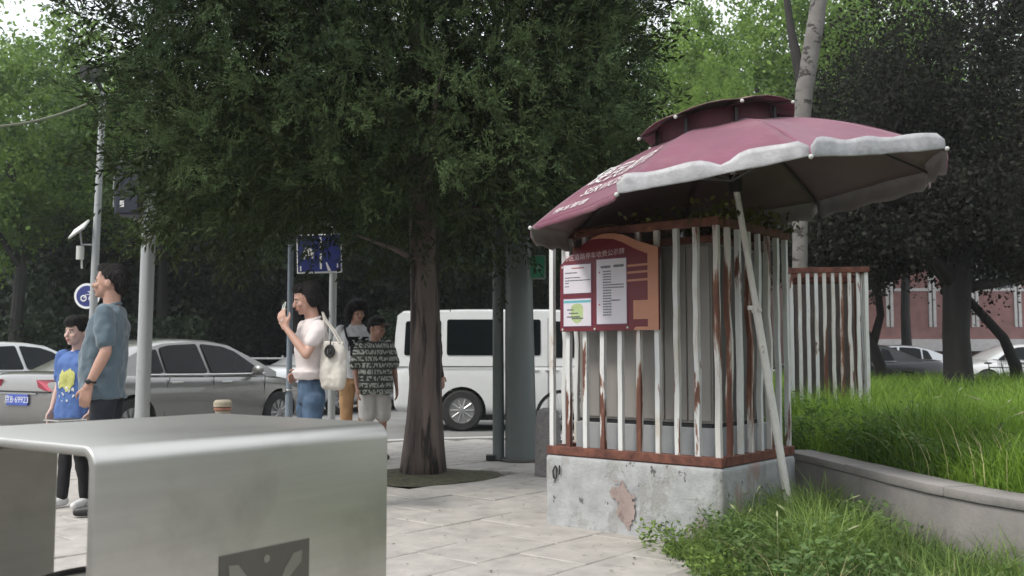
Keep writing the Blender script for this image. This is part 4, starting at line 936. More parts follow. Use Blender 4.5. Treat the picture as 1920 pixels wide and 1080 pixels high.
# green plate on the wide pole
Y = 9.95; c = at(1008, 501, Y); t = thing('green_sign', (c.x, Y, c.z), 0, 'small green plate with a white figure hanging beside the wide pole', 'sign')
w2, h2 = 15.5 * Y / 1800, 23 * Y / 1800
pl_ = rounded([(-w2, -h2), (w2, -h2), (w2, h2), (-w2, h2)], .025); MB().prism(pl_, 0, .012).build('rim', mat('pale green grey', (.20, .24, .21), .5), t)
pl_ = rounded([(-w2 + .013, -h2 + .018), (w2 - .013, -h2 + .018), (w2 - .013, h2 - .013), (-w2 + .013, h2 - .013)], .02); fc = MB().prism(pl_, -.003, .0).build('face', M['greensign'], t)
b = MB(); text_on(b, '4', .10, lambda a, c_: (.006 + a, -.006, c_ - .008)); text_on(b, "1", .08, lambda a, c_: (-.052 + a, -.006, c_ + .022)); b.build('figure', mat('pale green figure', (.33, .50, .42), .5), fc)
MB().tube([(-.13, .14, 0), (-.06, .02, 0)], .01, 6).build('bracket', M['galv'], t)
# stone bollard
x = onpix(1027, 8.9); t = MB(); t.tube([(0, 0, 0), (0, 0, .5), (0, 0, .58), (0, 0, .61)], [.125, .115, .10, .05], 20)
for i, v_ in enumerate(t.v): t.v[i] = (v_[0], v_[1], v_[2])
o = t.build('stone_bollard', M['stone'], smooth=True); o.location = (x, 8.9, 0); tag(o, 'round grey granite bollard beside the left corner of the cage plinth', 'bollard')

# ================================================================ THE CAGE
def cage(loc, rotz, W, D, H, z0, label, nx, ny, plinth, rusty, seed, inner):
    t = thing('barred_cage', loc, rotz, label, 'cage'); rnd = random.Random(seed); s_ = .0155
    if plinth:
        vs = []; b = MB(); e = .035; b.box((-e, -e, -.04), (W + e, D + e, z0 - .004)); o = b.build('plinth', M['plaster'], t)
        for m_, a_ in (('SUBSURF', 0),):
            md = o.modifiers.new('bev', 'BEVEL'); md.width = .022; md.segments = 3; bake(o)
        # rough up: subdivide and push
        import bmesh
        bm = bmesh.new(); bm.from_mesh(o.data); bmesh.ops.subdivide_edges(bm, edges=[e_ for e_ in bm.edges if e_.calc_length() > .2], cuts=22, use_grid_fill=True)
        for v_ in bm.verts:
            n_ = noise.noise(v_.co * 5) * .006 + noise.noise(v_.co * 17) * .003; low = max(0, .10 - v_.co.z) * .12 * (1 + noise.noise(v_.co * 9)); v_.co += Vector((v_.co.x - W / 2, v_.co.y - D / 2, 0)).normalized() * (n_ + low)
        bm.to_mesh(o.data); bm.free(); o.data.polygons.foreach_set('use_smooth', [True] * len(o.data.polygons)); o.data.set_sharp_from_angle(angle=R(50))
        # a small black painted scrawl at the left of the front
        b = MB(); P = lambda a, c: (a, -e - .012, c)
        b.tube([P(.055, .38), P(.035, .345), P(.040, .30), P(.062, .30), P(.066, .35), P(.060, .375)], .0055, 5); b.tube([P(.088, .385), P(.088, .325)], .005, 5); b.build('painted_scrawl', M['blackplastic'], t)
        vs_ = []; fs_ = []; NN = 36
        for jj in range(NN + 1):
            for ii in range(NN + 1): uu, vv = ii / NN, jj / NN; vs_.append((.44 + .26 * uu + .02 * noise.noise((vv * 4, uu * 3, 0)), -e - .0125 - .006 * noise.noise((uu * 3, vv * 3, 2)), .03 + .30 * vv))
        for jj in range(NN):
            for ii in range(NN):
                uu, vv = (ii + .5) / NN, (jj + .5) / NN; dd = ((uu - .55 - .25 * (.5 - vv)) / (.16 + .28 * vv)) ** 2 + ((vv - .5) / .55) ** 2
                if dd + .9 * noise.noise((uu * 5, vv * 5, 7)) + .4 * noise.noise((uu * 14, vv * 14, 1)) < .75: a_ = jj * (NN + 1) + ii; fs_.append((a_, a_ + 1, a_ + NN + 2, a_ + NN + 1))
        b = MB(); b.add(vs_, fs_); b.build('bare_plaster', mat('bare pinkish plaster', (.31, .245, .225), .9, var=.16, vscale=9, bump=.5, bscale=30, patch=[((.20, .15, .14), .6, .06, 6, 7, (1, 1, .6))]), t, smooth=True)
    for z, hh in ((z0, .055), (z0 + H - .05, .05)):     # rails
        for (a, c_) in (((-.03, -.03), (W + .03, .03)), ((-.03, D - .03), (W + .03, D + .03)), ((-.03, .031), (.03, D - .031)), ((W - .03, .031), (W + .03, D - .031))):
            o = MB().box((a[0], a[1], z), (c_[0], c_[1], z + hh)).build('rail', M['rust'], t, bevel=.004)
    mid = []
    base = MB().box((-s_, -s_, z0 + .055), (s_, s_, z0 + H - .05)).mesh('bar', M['whitebar'])
    meshes = []
    for k in range(5):       # dented and slightly bowed variants
        b = MB(); n_ = 9; vs = []; fs = []
        for i in range(n_):
            z = z0 + .055 + (H - .105) * i / (n_ - 1); q = math.sin(math.pi * i / (n_ - 1)); ox = rnd.gauss(0, .0018) * q * (1 + k * .5); oy = rnd.gauss(0, .001) * q; tw = rnd.gauss(0, .03) * k * q; hw = s_ * (1 + rnd.gauss(0, .035) * k * .5)
            for a, c_ in ((-1, -1), (1, -1), (1, 1), (-1, 1)):
                xx, yy = a * hw, c_ * s_; vs.append((ox + xx * math.cos(tw) - yy * math.sin(tw), oy + xx * math.sin(tw) + yy * math.cos(tw), z))
        for i in range(n_ - 1):
            for j in range(4): fs.append((i * 4 + j, i * 4 + (j + 1) % 4, (i + 1) * 4 + (j + 1) % 4, (i + 1) * 4 + j))
        b.add(vs, fs); meshes.append(b.mesh('bar', M['whitebar'])); m2 = meshes[-1].copy(); m2.materials.clear(); m2.materials.append(M['rustbar']); meshes.append(m2)
    pos = [(W * i / nx, 0) for i in range(nx + 1)] + [(W, D * j / ny) for j in range(1, ny + 1)] + [(0, D * j / ny) for j in range(1, ny + 1)] + [(W * i / nx, D) for i in range(1, nx)]
    for i, (a, c_) in enumerate(pos):
        r_ = i in rusty or (not plinth and rnd.random() < .25); k = 0 if (i < 5) else rnd.choice((1, 2, 3)); o = link('bar', meshes[k * 2 + (1 if r_ else 0)], t); o.location = (a, c_, 0)
        if r_ : o['label'] = 'rusted bar with most of its paint gone'
    # lid
    return t
cg = cage((.27, 6.38, 0), R(-39.8), 1.21, .95, 1.46, .45, 'barred white cage on a peeling concrete plinth with the notice board on its front', 9, 7, True, (5, 9, 10, 12, 14), 5, True)
cl_ = Vector((.27, 6.38, 0))
def local_box(name, parent, lo, hi, m, bevel=.004): return MB().box(lo, hi).build(name, m, parent, bevel=bevel)
cb = thing('metal_cabinet', (.27, 6.38, 0), R(-39.8), 'grey sheet-metal cabinet shut inside the cage with the notice board', 'cabinet')
local_box('base', cb, (.10, .12, .455), (1.12, .86, .66), mat('pale grey base sheet', (.30, .31, .32), .6, var=.1))
local_box('body', cb, (.12, .14, .685), (1.10, .84, 1.78), M['cabinet'])
local_box('base_gap', cb, (.13, .15, .66), (1.09, .83, .685), M['blackplastic'])
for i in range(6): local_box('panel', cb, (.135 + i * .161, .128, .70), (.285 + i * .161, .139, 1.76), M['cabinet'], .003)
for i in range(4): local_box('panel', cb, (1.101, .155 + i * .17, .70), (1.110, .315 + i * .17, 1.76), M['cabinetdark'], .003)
local_box('top', cb, (.09, .10, 1.781), (1.13, .88, 1.82), M['rust'])
# second cage further back in the bed
c2 = at(1490, 700, 8.9)
cg2 = cage((2.58, 8.85, .38), R(-10), .66, .55, 1.50, .02, 'smaller rusty-topped cage standing in the grass behind the first one', 9, 6, False, (), 9, True)
cb2 = thing('metal_cabinet', (2.55, 8.85, .38), R(-10), 'brownish grey metal cabinet inside the smaller cage in the grass', 'cabinet')
local_box('body', cb2, (.07, .07, -.02), (.59, .48, 1.38), mat('brown grey sheet', (.16, .135, .125), .7, var=.2, vscale=5)); local_box('cap', cb2, (.05, .05, 1.385), (.61, .50, 1.43), M['rust'])
# ivy on top of the cage
r = np.random.default_rng(12); n = 900; lx = r.uniform(.55, 1.3, n); ly = r.uniform(-.05, 1.0, n); kp = (lx > 1.05) | (ly > .75) | (r.uniform(0, 1, n) < .35); lx, ly = lx[kp], ly[kp]; n = len(lx)
P = np.stack([.27 + lx * U.x + ly * V.x, 6.38 + lx * U.y + ly * V.y, 1.90 + r.uniform(0, .15, n) * r.uniform(.3, 1, n)], 1)
o = link('ivy', leaves(P, r.normal(0, 1, (n, 3)), r.normal(0, 1, (n, 3)) + [0, 0, 1.2], r.uniform(.03, .06, n), r.uniform(.02, .04, n), r.uniform(0, 1, n), 'ivy', leafmat('ivy leaves', (.05, .06, .02), (.20, .20, .06), .3))); tag(o, 'small climbing leaves on the roof of the cage under the umbrella', 'ivy', kind='stuff')
b = MB(); r2 = random.Random(2)
for k in range(12):
    p = Vector((.27, 6.38, 1.905)) + Vector((U.x, U.y, 0)) * r2.uniform(.1, 1.1) + Vector((V.x, V.y, 0)) * r2.uniform(.0, .2); d = Vector((U.x, U.y, 0)) * r2.choice((-1, 1)) + Vector((0, 0, r2.uniform(.05, .3)))
    b.tube([p, p + d * .12, p + d * .22 + Vector((0, 0, -.03)), p + d * .34 + Vector((0, 0, -.08))], [.006, .005, .004, .002], 5)
tag(b.build('dry_vines', mat('dry vine', (.22, .14, .08), .9), smooth=True), 'dry brown vine stems curling over the top rail of the cage', 'vines', kind='stuff')
# notice board
nb = thing('notice_board', (.27, 6.38, 0), R(-39.8), 'dark red notice board with an orange house outline and white papers, hung on the cage', 'notice board')
zb, zt = 1.25, 1.865; xl_, xr_ = .098, .845; yb = -.030
W_ = xr_ - xl_
bw = lambda u, v_: (xl_ + u * W_, zb + v_ * (zt - zb))
arch = [bw(0, 0), bw(1, 0), bw(1, .82), bw(.92, .85), bw(.80, .90), bw(.68, .965), bw(.56, 1.0), bw(.46, 1.0), bw(.36, .975), bw(.26, .92), bw(.16, .84), bw(.06, .76), bw(0, .70)]
MB().prism(arch, yb - .018, yb).build('backing', M['boardred'], nb, bevel=.003)
orange = [bw(.96, .0), bw(1, .0), bw(1, .82), bw(.92, .85), bw(.80, .90), bw(.68, .965), bw(.56, 1.0), bw(.46, 1.0), bw(.36, .975), bw(.33, .955), bw(.44, .955), bw(.56, .94), bw(.66, .895), bw(.78, .82), bw(.88, .77), bw(.90, .765), bw(.90, .30), bw(.76, .30), bw(.76, .11), bw(.90, .11), bw(.90, .035), bw(.78, .035), bw(.76, 0.0)]
b = MB(); b.prism(orange, yb - .0225, yb - .0185); b.build('orange_outline', M['boardorange'], nb)
for v_ in (.64, .57, .49): MB().prism([bw(.70, v_), bw(.90, v_ + .005), bw(.90, v_ + .027), bw(.70, v_ + .022)], yb - .0215, yb - .0185).build('orange_stripe', M['boardorange'], nb)
papers = [((.045, .40), (.335, .70)), ((.045, .055), (.335, .34)), ((.395, .07), (.695, .735))]
for i, ((u0, v0), (u1, v1)) in enumerate(papers):
    (xa, za), (xb, zb_2) = bw(u0, v0), bw(u1, v1)
    MB().prism([(xa - .008, za - .008), (xb + .008, za - .008), (xb + .008, zb_2 + .008), (xa - .008, zb_2 + .008)], yb - .0205, yb - .0185).build('paper_frame', mat('clear purple sleeve', (.14, .03, .07), .3), nb)
    pp = MB().prism([(xa, za), (xb, za), (xb, zb_2), (xa, zb_2)], yb - .0235, yb - .021).build('paper', M['paper'], nb)
    yt = yb - .0245
    def line(mb, x0, x1, z, h=.006):
        xx = x0; rr_ = random.Random(int(x0 * 1e4 + z * 1e4))
        while xx < x1:
            w_ = rr_.uniform(.006, .010); mb.box((xx, yt, z - h / 2 * rr_.uniform(.7, 1)), (min(xx + w_, x1), yt + .0006, z + h / 2 * rr_.uniform(.7, 1))); xx += w_ + .0025
    b = MB(); wpp = xb - xa; hp = zb_2 - za
    if i == 0:
        for zz, a, c_ in ((.72, .06, .5), (.55, .06, .62), (.45, .06, .98), (.36, .06, .2), (.24, .06, .2)): line(b, xa + wpp * a, xa + wpp * c_, za + hp * zz, .008)
        b2 = MB(); line(b2, xa + wpp * .3, xa + wpp * .75, za + hp * .88, .010); b2.build('heading', M['inkred'], pp)
    elif i == 1:
        for zz, a, c_ in ((.60, .14, .36), (.47, .2, .52), (.34, .12, .60), (.28, .3, .72)): line(b, xa + wpp * a, xa + wpp * c_, za + hp * zz, .010)
        MB().box((xa + .002, yt + .0009, zb_2 - .026), (xb - .002, yt + .0014, zb_2 - .010)).build('heading_band', M['inkcyan'], pp)
        pts_ = rounded([(xa + wpp * .26, zb_2 - .03), (xa + wpp * .28, za + hp * .22), (xa + wpp * .5, za + hp * .06), (xa + wpp * .70, za + hp * .22), (xa + wpp * .74, zb_2 - .03)], .05, 4); MB().prism(pts_, yt + .0008, yt + .0013).build('shield_print', M['inkgreen'], pp)
    else:
        line(b, xa + wpp * .15, xa + wpp * .48, za + hp * .88, .018); line(b, xa + wpp * .58, xa + wpp * .92, za + hp * .885, .018)
        for k in range(17): line(b, xa + wpp * .22, xa + wpp * (.50 if k not in (5, 6) else .92), za + hp * (.81 - k * .042), .009)
        line(b, xa + wpp * .5, xa + wpp * .8, za + hp * .36, .010)
        b2 = MB(); b2.ell((xa + wpp * .1, yt, za + hp * .80), (.006, .001, .006)); b2.ell((xa + wpp * .1, yt, za + hp * .30), (.006, .001, .006)); b2.build('red_mark', M['inkred'], pp)
    b.build('printed_lines', M['ink'], pp)
b = MB(); (tx, tz) = bw(.36, .785); text_on(b, '市区道路停车收费公示牌', .043, lambda a, c_: (tx + a, yb - .0195, tz + c_ + a * .05), 1.0); b.build('title_lettering', M['title'], nb)
b = MB()
for u_, v_ in ((.03, .02), (.37, .02), (.70, .03), (.03, .68)): (xx, zz) = bw(u_, v_); b.ell((xx, yb - .021, zz), (.008, .004, .008), 8, 5)
b.build('screws', M['dirtywhite'], nb)
b = MB(); b.tube([(.30, -.02, 1.87), (.22, -.04, 1.90), (.20, -.05, 1.87), (.23, -.05, 1.84)], .007, 6); b.build('hook', M['rust'], nb, smooth=True)

# ================================================================ UMBRELLA
UB = Vector((1.70, 5.86, 0.0))
um = thing('market_umbrella', UB, 0, 'leaning maroon market umbrella with a turned-up white valance and a vented top', 'umbrella')
UC = Vector((1.30, 5.60, 2.02)); RR = 1.2; RISE = .44; PH = R(4)
SX, SY = .150, .008
def tilt(p):     # canopy plane: rises to the right
    a = math.atan(SX); return Vector((UC.x + p[0] * math.cos(a) - p[2] * math.sin(a) * .6, UC.y + p[1], UC.z + p[2] + p[0] * math.sin(a) + p[1] * SY))
def dirs(phi): return Vector((math.sin(phi), -math.cos(phi), 0))   # phi measured from the front, positive to the right
def canopy_pt(k, s, q, lift=0.):
    "panel k, s in -1..1 across the panel at the rim, q 0..1 from the apex to the rim"
    mid = PH + R(22.5) + k * R(45); m_ = dirs(mid); t_ = Vector((math.cos(mid), math.sin(mid), 0)); ap = RR * math.cos(R(22.5)); hw = RR * math.sin(R(22.5))
    sag = .030 * (1 - s * s) * q * 1.0; rho = q * (ap - .045 * (1 - s * s) * q ** 3)
    h = RISE * (1 - (q ** 1.75)) - sag * .8 * math.sin(q * math.pi) + .007 * q * noise.noise((s * 2.2 + k * 5, q * 3.1, 1.3)) + .003 * q * noise.noise((s * 7 + k, q * 9, 4.3))
    p = m_ * rho + t_ * (s * hw * q); p.z = h + lift; return p
NS, NQ = 16, 20
rel = lambda p: tuple(tilt(p) - UB)
for k in range(8):
    vs = []; fs = []
    for i in range(NQ + 1):
        q = .16 + .84 * i / NQ
        for j in range(NS + 1): vs.append(rel(canopy_pt(k, -1 + 2 * j / NS, q)))
    for i in range(NQ):
        for j in range(NS): a = i * (NS + 1) + j; fs.append((a, a + NS + 1, a + NS + 2, a + 1))
    b = MB(); b.add(vs, fs); o = b.build('canopy_panel', [M['maroon'], M['lining']], um, smooth=True, flat=0)
    md = o.modifiers.new('s', 'SOLIDIFY'); md.thickness = .004; md.offset = -1; md.material_offset = 1; md.use_rim = True; bake(o)
# valances
def valance(k, prof, name, mats, wav=.008, seed=0, n=20, thick=.003, mo=1):
    "prof: list of (out, down) from the rim"
    rn = random.Random(seed + k); ph = [rn.uniform(0, 6) for _ in range(4)]; mid = PH + R(22.5) + k * R(45); m_ = dirs(mid); vs = []; fs = []
    for j in range(n + 1):
        s = -1 + 2 * j / n; base = canopy_pt(k, s, 1.0)
        edge = min(1, (1 - abs(s)) / .06) ; dip = 1 - .45 * math.exp(-((s - .12) / .12) ** 2) if (k == 7) else 1
        for i, (o_, d_) in enumerate(prof):
            t = i / (len(prof) - 1); wv = wav * t * (math.sin(s * 7 + ph[0]) + .6 * math.sin(s * 15 + ph[1])); sc_ = (.55 + .45 * edge) * dip
            p = base + m_ * (o_ * sc_ + wv); p.z -= d_ * sc_ * (1 + .08 * math.sin(s * 9 + ph[2])); vs.append(rel(p))
    k2 = len(prof)
    for j in range(n):
        for i in range(k2 - 1): a = j * k2 + i; fs.append((a, a + 1, a + k2 + 1, a + k2))
    b = MB(); b.add(vs, fs); o = b.build(name, mats, um, smooth=True, flat=0); md = o.modifiers.new('s', 'SOLIDIFY'); md.thickness = thick; md.offset = -1; md.material_offset = mo; bake(o); return o
up_prof = [(.0, .002), (.007, .005), (.009, -.002), (.009, -.028), (.008, -.056), (.006, -.082)]
down_prof = [(.0, .0), (.014, .012), (.020, .05), (.016, .09), (.008, .12)]
for k in range(8):
    if k in (7, 0): o = valance(k, up_prof, 'valance', [M['maroon'], M['valance']], seed=3, wav=.005, thick=.0015); o['label'] = 'valance flipped up to show its silver-white lining'
    elif k == 6: valance(k, [(.0, .0), (.006, .006), (.006, .02), (.0, .032)], 'valance', [M['maroon'], M['valancegrey']], seed=9, wav=.004)
    else: valance(k, down_prof, 'valance', [M['maroon'], M['valancegrey']], seed=9)
# ribs and stretchers, hub
for k in range(8):
    phi = PH + k * R(45); d = dirs(phi); pts = [d * (RR * q) + Vector((0, 0, RISE * (1 - q ** 1.75) - .014)) for q in (.05, .2, .4, .6, .8, 1.0)]
    b = MB(); b.tube([rel(p) for p in pts], .006, 6); rb = b.build('rib', M['cabinetdark'], um, smooth=True)
    b = MB(); b.ell(rel(d * (RR + .012) + Vector((0, 0, -.008))), (.012, .012, .012), 8, 6); b.build('rib_tip', M['dirtywhite'], rb, smooth=True)
    b = MB(); b.tube([rel(d * (RR * .52) + Vector((0, 0, RISE * (1 - .52 ** 1.75) - .02))), rel((0, 0, .10))], .005, 6); b.build('strut', M['cabinetdark'], rb, smooth=True)
# vent top
VC = Vector((-.045, 0, .415)); VR = .47
for k in range(8):
    phi0 = PH + k * R(45); vs = []; fs = []; mid = phi0 + R(22.5); m_ = dirs(mid); t_ = Vector((math.cos(mid), math.sin(mid), 0)); ap = VR * math.cos(R(22.5)); hw = VR * math.sin(R(22.5))
    vrn = random.Random(k)
    lift = .04 * max(0, -m_.y) + .012 * vrn.uniform(-1, 1)
    for i in range(7):
        q = .04 + .96 * i / 6
        for j in range(5):
            s = -1 + j / 2; p = VC + m_ * (q * (ap + .012 * (1 - s * s))) + t_ * (s * hw * q); p.z += .085 * (1 - q * q) + .04 * max(0, -dirs(mid + s * R(22.5)).y) * q + .018 * (1 - s * s) * q + .02; vs.append(rel(p))
    for i in range(6):
        for j in range(4): a = i * 5 + j; fs.append((a, a + 5, a + 6, a + 1))
    # hanging lip of the cap
    b = MB(); b.add(vs, fs); o = b.build('vent_panel', [mat('faded canopy cloth', (.25, .17, .16), .7, var=.15, trans=.1), M['maroon']], um, smooth=True, flat=0); md = o.modifiers.new('s', 'SOLIDIFY'); md.thickness = .004; md.offset = -1; md.material_offset = 1; bake(o)
    d = dirs(phi0); b = MB(); b.tube([rel(VC + d * (VR * q) + Vector((0, 0, .085 * (1 - q * q) + .04 * max(0, -d.y) * q + .006))) for q in (.1, .5, 1.0)], .006, 6); rb = b.build('vent_rib', M['cabinetdark'], um, smooth=True) if False else b.build('vent_rib', M['cabinetdark'], um, smooth=True)
    e0 = dirs(phi0) * (VR * .78); bb = MB(); bb.box(*[tuple(Vector(rel(Vector((e0.x - .05, e0.y, .36)))) + Vector((-.012, -.012, -.03))), tuple(Vector(rel(Vector((e0.x - .05, e0.y, .455)))) + Vector((.012, .012, .0)))]); bb.build('vent_brace', M['blackplastic'], um)
    b = MB(); b.ell(rel(VC + d * (VR + .008) + Vector((0, 0, .04 * max(0, -d.y) + .004))), (.011, .011, .011), 8, 6); b.build('rib_tip', M['dirtywhite'], rb)
    # mesh band between the cap and the canopy
    b = MB(); n_ = 4; vs = []
    for s in (-1, -.5, 0, .5, 1):
        pt = dirs(mid + s * R(22.5)) * (VR * .74); vs += [rel(Vector((pt.x - .03, pt.y, .33))), rel(Vector((pt.x - .06, pt.y, .47)))]
    b.add(vs, [(i * 2, i * 2 + 2, i * 2 + 3, i * 2 + 1) for i in range(4)]); b.build('vent_band', mat('dark maroon mesh', (.07, .022, .03), .8, var=.3), um, smooth=True)
# pole
top = tilt((0, 0, RISE + .02)) - UB
b = MB(); b.tube([(0, 0, -.02), top * .55], .024, 16); b.build('lower_pole', M['polewhite'], um, smooth=True)
b = MB(); b.tube([top * .55, top], .019, 14); b.build('upper_pole', M['polewhite'], um, smooth=True)
b = MB(); b.tube([top * .545, top * .56], .030, 14); 
q = top * .555; b.box((q.x - .05, q.y - .01, q.z - .01), (q.x - .02, q.y + .01, q.z + .015)); b.build('pole_collar', M['polewhite'], um, smooth=True)
hb = tilt((0, 0, .09)) - UB; b = MB(); b.tube([top * (hb.z / top.z) - Vector((0, 0, .05)), top * (hb.z / top.z) + Vector((0, 0, .05))], .04, 14); b.build('hub', M['blackplastic'], um, smooth=True)
# lettering on the left front panel
def on_panel(k, a, c_, lift=.010):
    ap = RR * math.cos(R(22.5)); hw = RR * math.sin(R(22.5)); q = c_; s = a / (hw * q); return rel(canopy_pt(k, max(-1, min(1, s)), q, lift))
b = MB(); text_on(b, '便民服务', .135, lambda a, c_: on_panel(6, a * 1.2 + .02, .68 - c_ * 1.3)); text_on(b, 'SERVICE', .10, lambda a, c_: on_panel(6, a * 1.1 + .0, .83 - c_ * 1.0)); b.build('white_lettering', M['white'], um)
vl = MB()
def on_val(k, a, c_):
    hw = RR * math.sin(R(22.5)); mid = PH + R(22.5) + k * R(45); p = canopy_pt(k, max(-1, min(1, a / hw)), 1.0) + dirs(mid) * .030; p.z -= .06 - c_; return rel(p)
text_on(vl, '停车管理', .055, lambda a, c_: on_panel(6, a * 1.5 - .16, .945 - c_ * .9)); vl.build('valance_lettering', M['white'], um)

# ================================================================ STEEL BIN
hz = .86
nc = at(192, 852, 2.5); 
# near top corner: where the photograph shows it on the plane z = hz
def onz(px, py, z):
    cp, sp = math.cos(PITCH), math.sin(PITCH); u = 540 - py; d = Vector((px - 960, FPX * cp - u * sp, FPX * sp + u * cp)); return Vector((0, 0, CAMH)) + d * ((z - CAMH) / d.z)
A0 = onz(178, 838, hz); A1 = onz(728, 792, hz); av = (A1 - A0); LA = av.length; av.normalize(); ANG = math.atan2(av.y, av.x)
LB = 1.0
bpy.context.view_layer.update()
bn = thing('waste_bin', (A0.x, A0.y, 0), ANG, 'large brushed steel street bin with a bent sheet canopy, close in the foreground', 'bin')
RB = .055
def usheet(x0, x1, w0, w1, z, t, r_):
    "inverted U, profile in (y, z), extruded along x"
    outer = [(w0, .0)]; 
    for i in range(9): a = math.pi - i * math.pi / 16; outer.append((w0 + r_ + r_ * math.cos(a), z - r_ + r_ * math.sin(a)))
    for i in range(9): a = math.pi / 2 - i * math.pi / 16; outer.append((w1 - r_ + r_ * math.cos(a), z - r_ + r_ * math.sin(a)))
    outer.append((w1, z - .075)); ri = r_ - t
    inner = [(w0 + t, .0)]
    for i in range(9): a = math.pi - i * math.pi / 16; inner.append((w0 + r_ + ri * math.cos(a), z - r_ + ri * math.sin(a)))
    for i in range(9): a = math.pi / 2 - i * math.pi / 16; inner.append((w1 - r_ + ri * math.cos(a), z - r_ + ri * math.sin(a)))
    inner.append((w1 - t, z - .075)); n = len(outer); vs = []; fs = []
    for x_ in (x0, x1):
        vs += [(x_, y_, z_) for y_, z_ in outer] + [(x_, y_, z_) for y_, z_ in inner]
    for i in range(n - 1):
        fs.append((i, i + 1, 2 * n + i + 1, 2 * n + i)); fs.append((n + i, 3 * n + i, 3 * n + i + 1, n + i + 1))
        fs.append((i, n + i, n + i + 1, i + 1)); fs.append((2 * n + i, 2 * n + i + 1, 3 * n + i + 1, 3 * n + i))
    fs += [(0, 2 * n, 3 * n, n), (n - 1, 2 * n - 1, 4 * n - 1, 3 * n - 1)]
    return vs, fs
b = MB(); b.add(*usheet(0, LA, 0, LB, hz, .028, RB)); b.build('canopy', M['steel'], bn, smooth=True, bevel=.006, seg=3)
MB().box((0, LB - .029, .0), (.45, LB - .001, hz - .0755)).build('side_panel', M['steel'], bn, bevel=.006)
# inner drum, tray and top hatch
b = MB(); b.box((.03, .05, .02), (.62, .70, .06)); b.build('bottom_tray', M['cabinetdark'], bn)
b = MB(); b.tube([(.30, .42, .06), (.30, .42, .40)], .20, 28); dr = b.build('drum', M['steel'], bn, smooth=True); MB().torus((.30, .42, .40), .20, .016, axis=(0, 0, 1), n=32, m=8).build('drum_rim', M['blackplastic'], dr, smooth=True)
# ashtray recess on top
c = onz(122, 789, hz) - A0; cu, cv = c.x * math.cos(-ANG) - c.y * math.sin(-ANG), c.x * math.sin(-ANG) + c.y * math.cos(-ANG)
b = MB(); b.box((cu - .055, cv - .05, hz + .001), (cu + .055, cv + .05, hz + .005)); at_ = b.build('ashtray_frame', M['steel'], bn, bevel=.003)
MB().box((cu - .04, cv - .035, hz + .0055), (cu + .04, cv + .035, hz + .007)).build('ashtray_grid', M['blackplastic'], at_)
# etched emblem on the near side: dark square with pale petals
fx, fz = lambda px: 0, 0
def side_uv(px, py):
    "where the photograph's ray meets the near side of the bin"
    cp, sp = math.cos(PITCH), math.sin(PITCH); u = 540 - py; d = Vector((px - 960, FPX * cp - u * sp, FPX * sp + u * cp)); o_ = Vector((0, 0, CAMH)); nrm = Vector((math.sin(ANG), -math.cos(ANG), 0)); t = (Vector((A0.x, A0.y, 0)) - o_).dot(nrm) / d.dot(nrm); p = o_ + d * t - Vector((A0.x, A0.y, 0)); return p.x * math.cos(ANG) + p.y * math.sin(ANG), p.z
u0, z1 = side_uv(411, 1037); u1, z2 = side_uv(579, 1015); s_ = u1 - u0; z1 = (z1 + z2) / 2; cx_, cz_ = (u0 + u1) / 2, z1 - s_ / 2
pn = MB().box((u0, -.003, z1 - s_), (u1, -.0005, z1)).build('emblem_plate', M['steelmark'], bn)
b = MB()
for a in range(0, 360, 45):
    if a % 90 == 0: continue
    a_ = R(a); d = Vector((math.cos(a_), math.sin(a_))); n_ = Vector((-d.y, d.x)); 
    b.add([(cx_ + (d * r_ + n_ * w_).x * s_, -.0045, cz_ + (d * r_ + n_ * w_).y * s_) for r_, w_ in ((.18, 0), (.34, .05), (.50, .065), (.58, .0), (.50, -.065), (.34, -.05))], [tuple(range(6))])
for a in range(0, 360, 45):
    if a % 90: continue
    a_ = R(a); d = Vector((math.cos(a_), math.sin(a_))); b.tube([(cx_ + d.x * .40 * s_, -.0035, cz_ + d.y * .40 * s_), (cx_ + d.x * .40 * s_, -.0047, cz_ + d.y * .40 * s_)], .035 * s_, 12)
b.build('emblem_petals', M['steelpale'], pn)
# ================================================================ PEOPLE
TEX = bpy.data.textures.new('folds', 'CLOUDS'); TEX.noise_scale = .11; TEX.noise_depth = 2
TEX2 = bpy.data.textures.new('creases', 'STUCCI'); TEX2.noise_scale = .055; TEX2.turbulence = 8
def organic(mb, name, m, parent, voxel=.007, smooth=6, ratio=None, folds=0.):
    o = mb.build(name, m, parent, flat=0)
    md = o.modifiers.new('r', 'REMESH'); md.mode = 'VOXEL'; md.voxel_size = voxel; md.use_smooth_shade = True
    md = o.modifiers.new('s', 'SMOOTH'); md.iterations = smooth; md.factor = .5
    if folds:
        md = o.modifiers.new('d', 'DISPLACE'); md.texture = TEX; md.strength = folds; md.mid_level = .5; md.texture_coords = 'LOCAL'
    if folds > .02:
        md = o.modifiers.new('d2', 'DISPLACE'); md.texture = TEX2; md.strength = folds * .5; md.mid_level = .5; md.texture_coords = 'LOCAL'
    if ratio: md = o.modifiers.new('c', 'DECIMATE'); md.ratio = ratio
    bake(o); o.data.polygons.foreach_set('use_smooth', [True] * len(o.data.polygons)); return o
def lerp(a, b, t): return Vector(a).lerp(Vector(b), t)
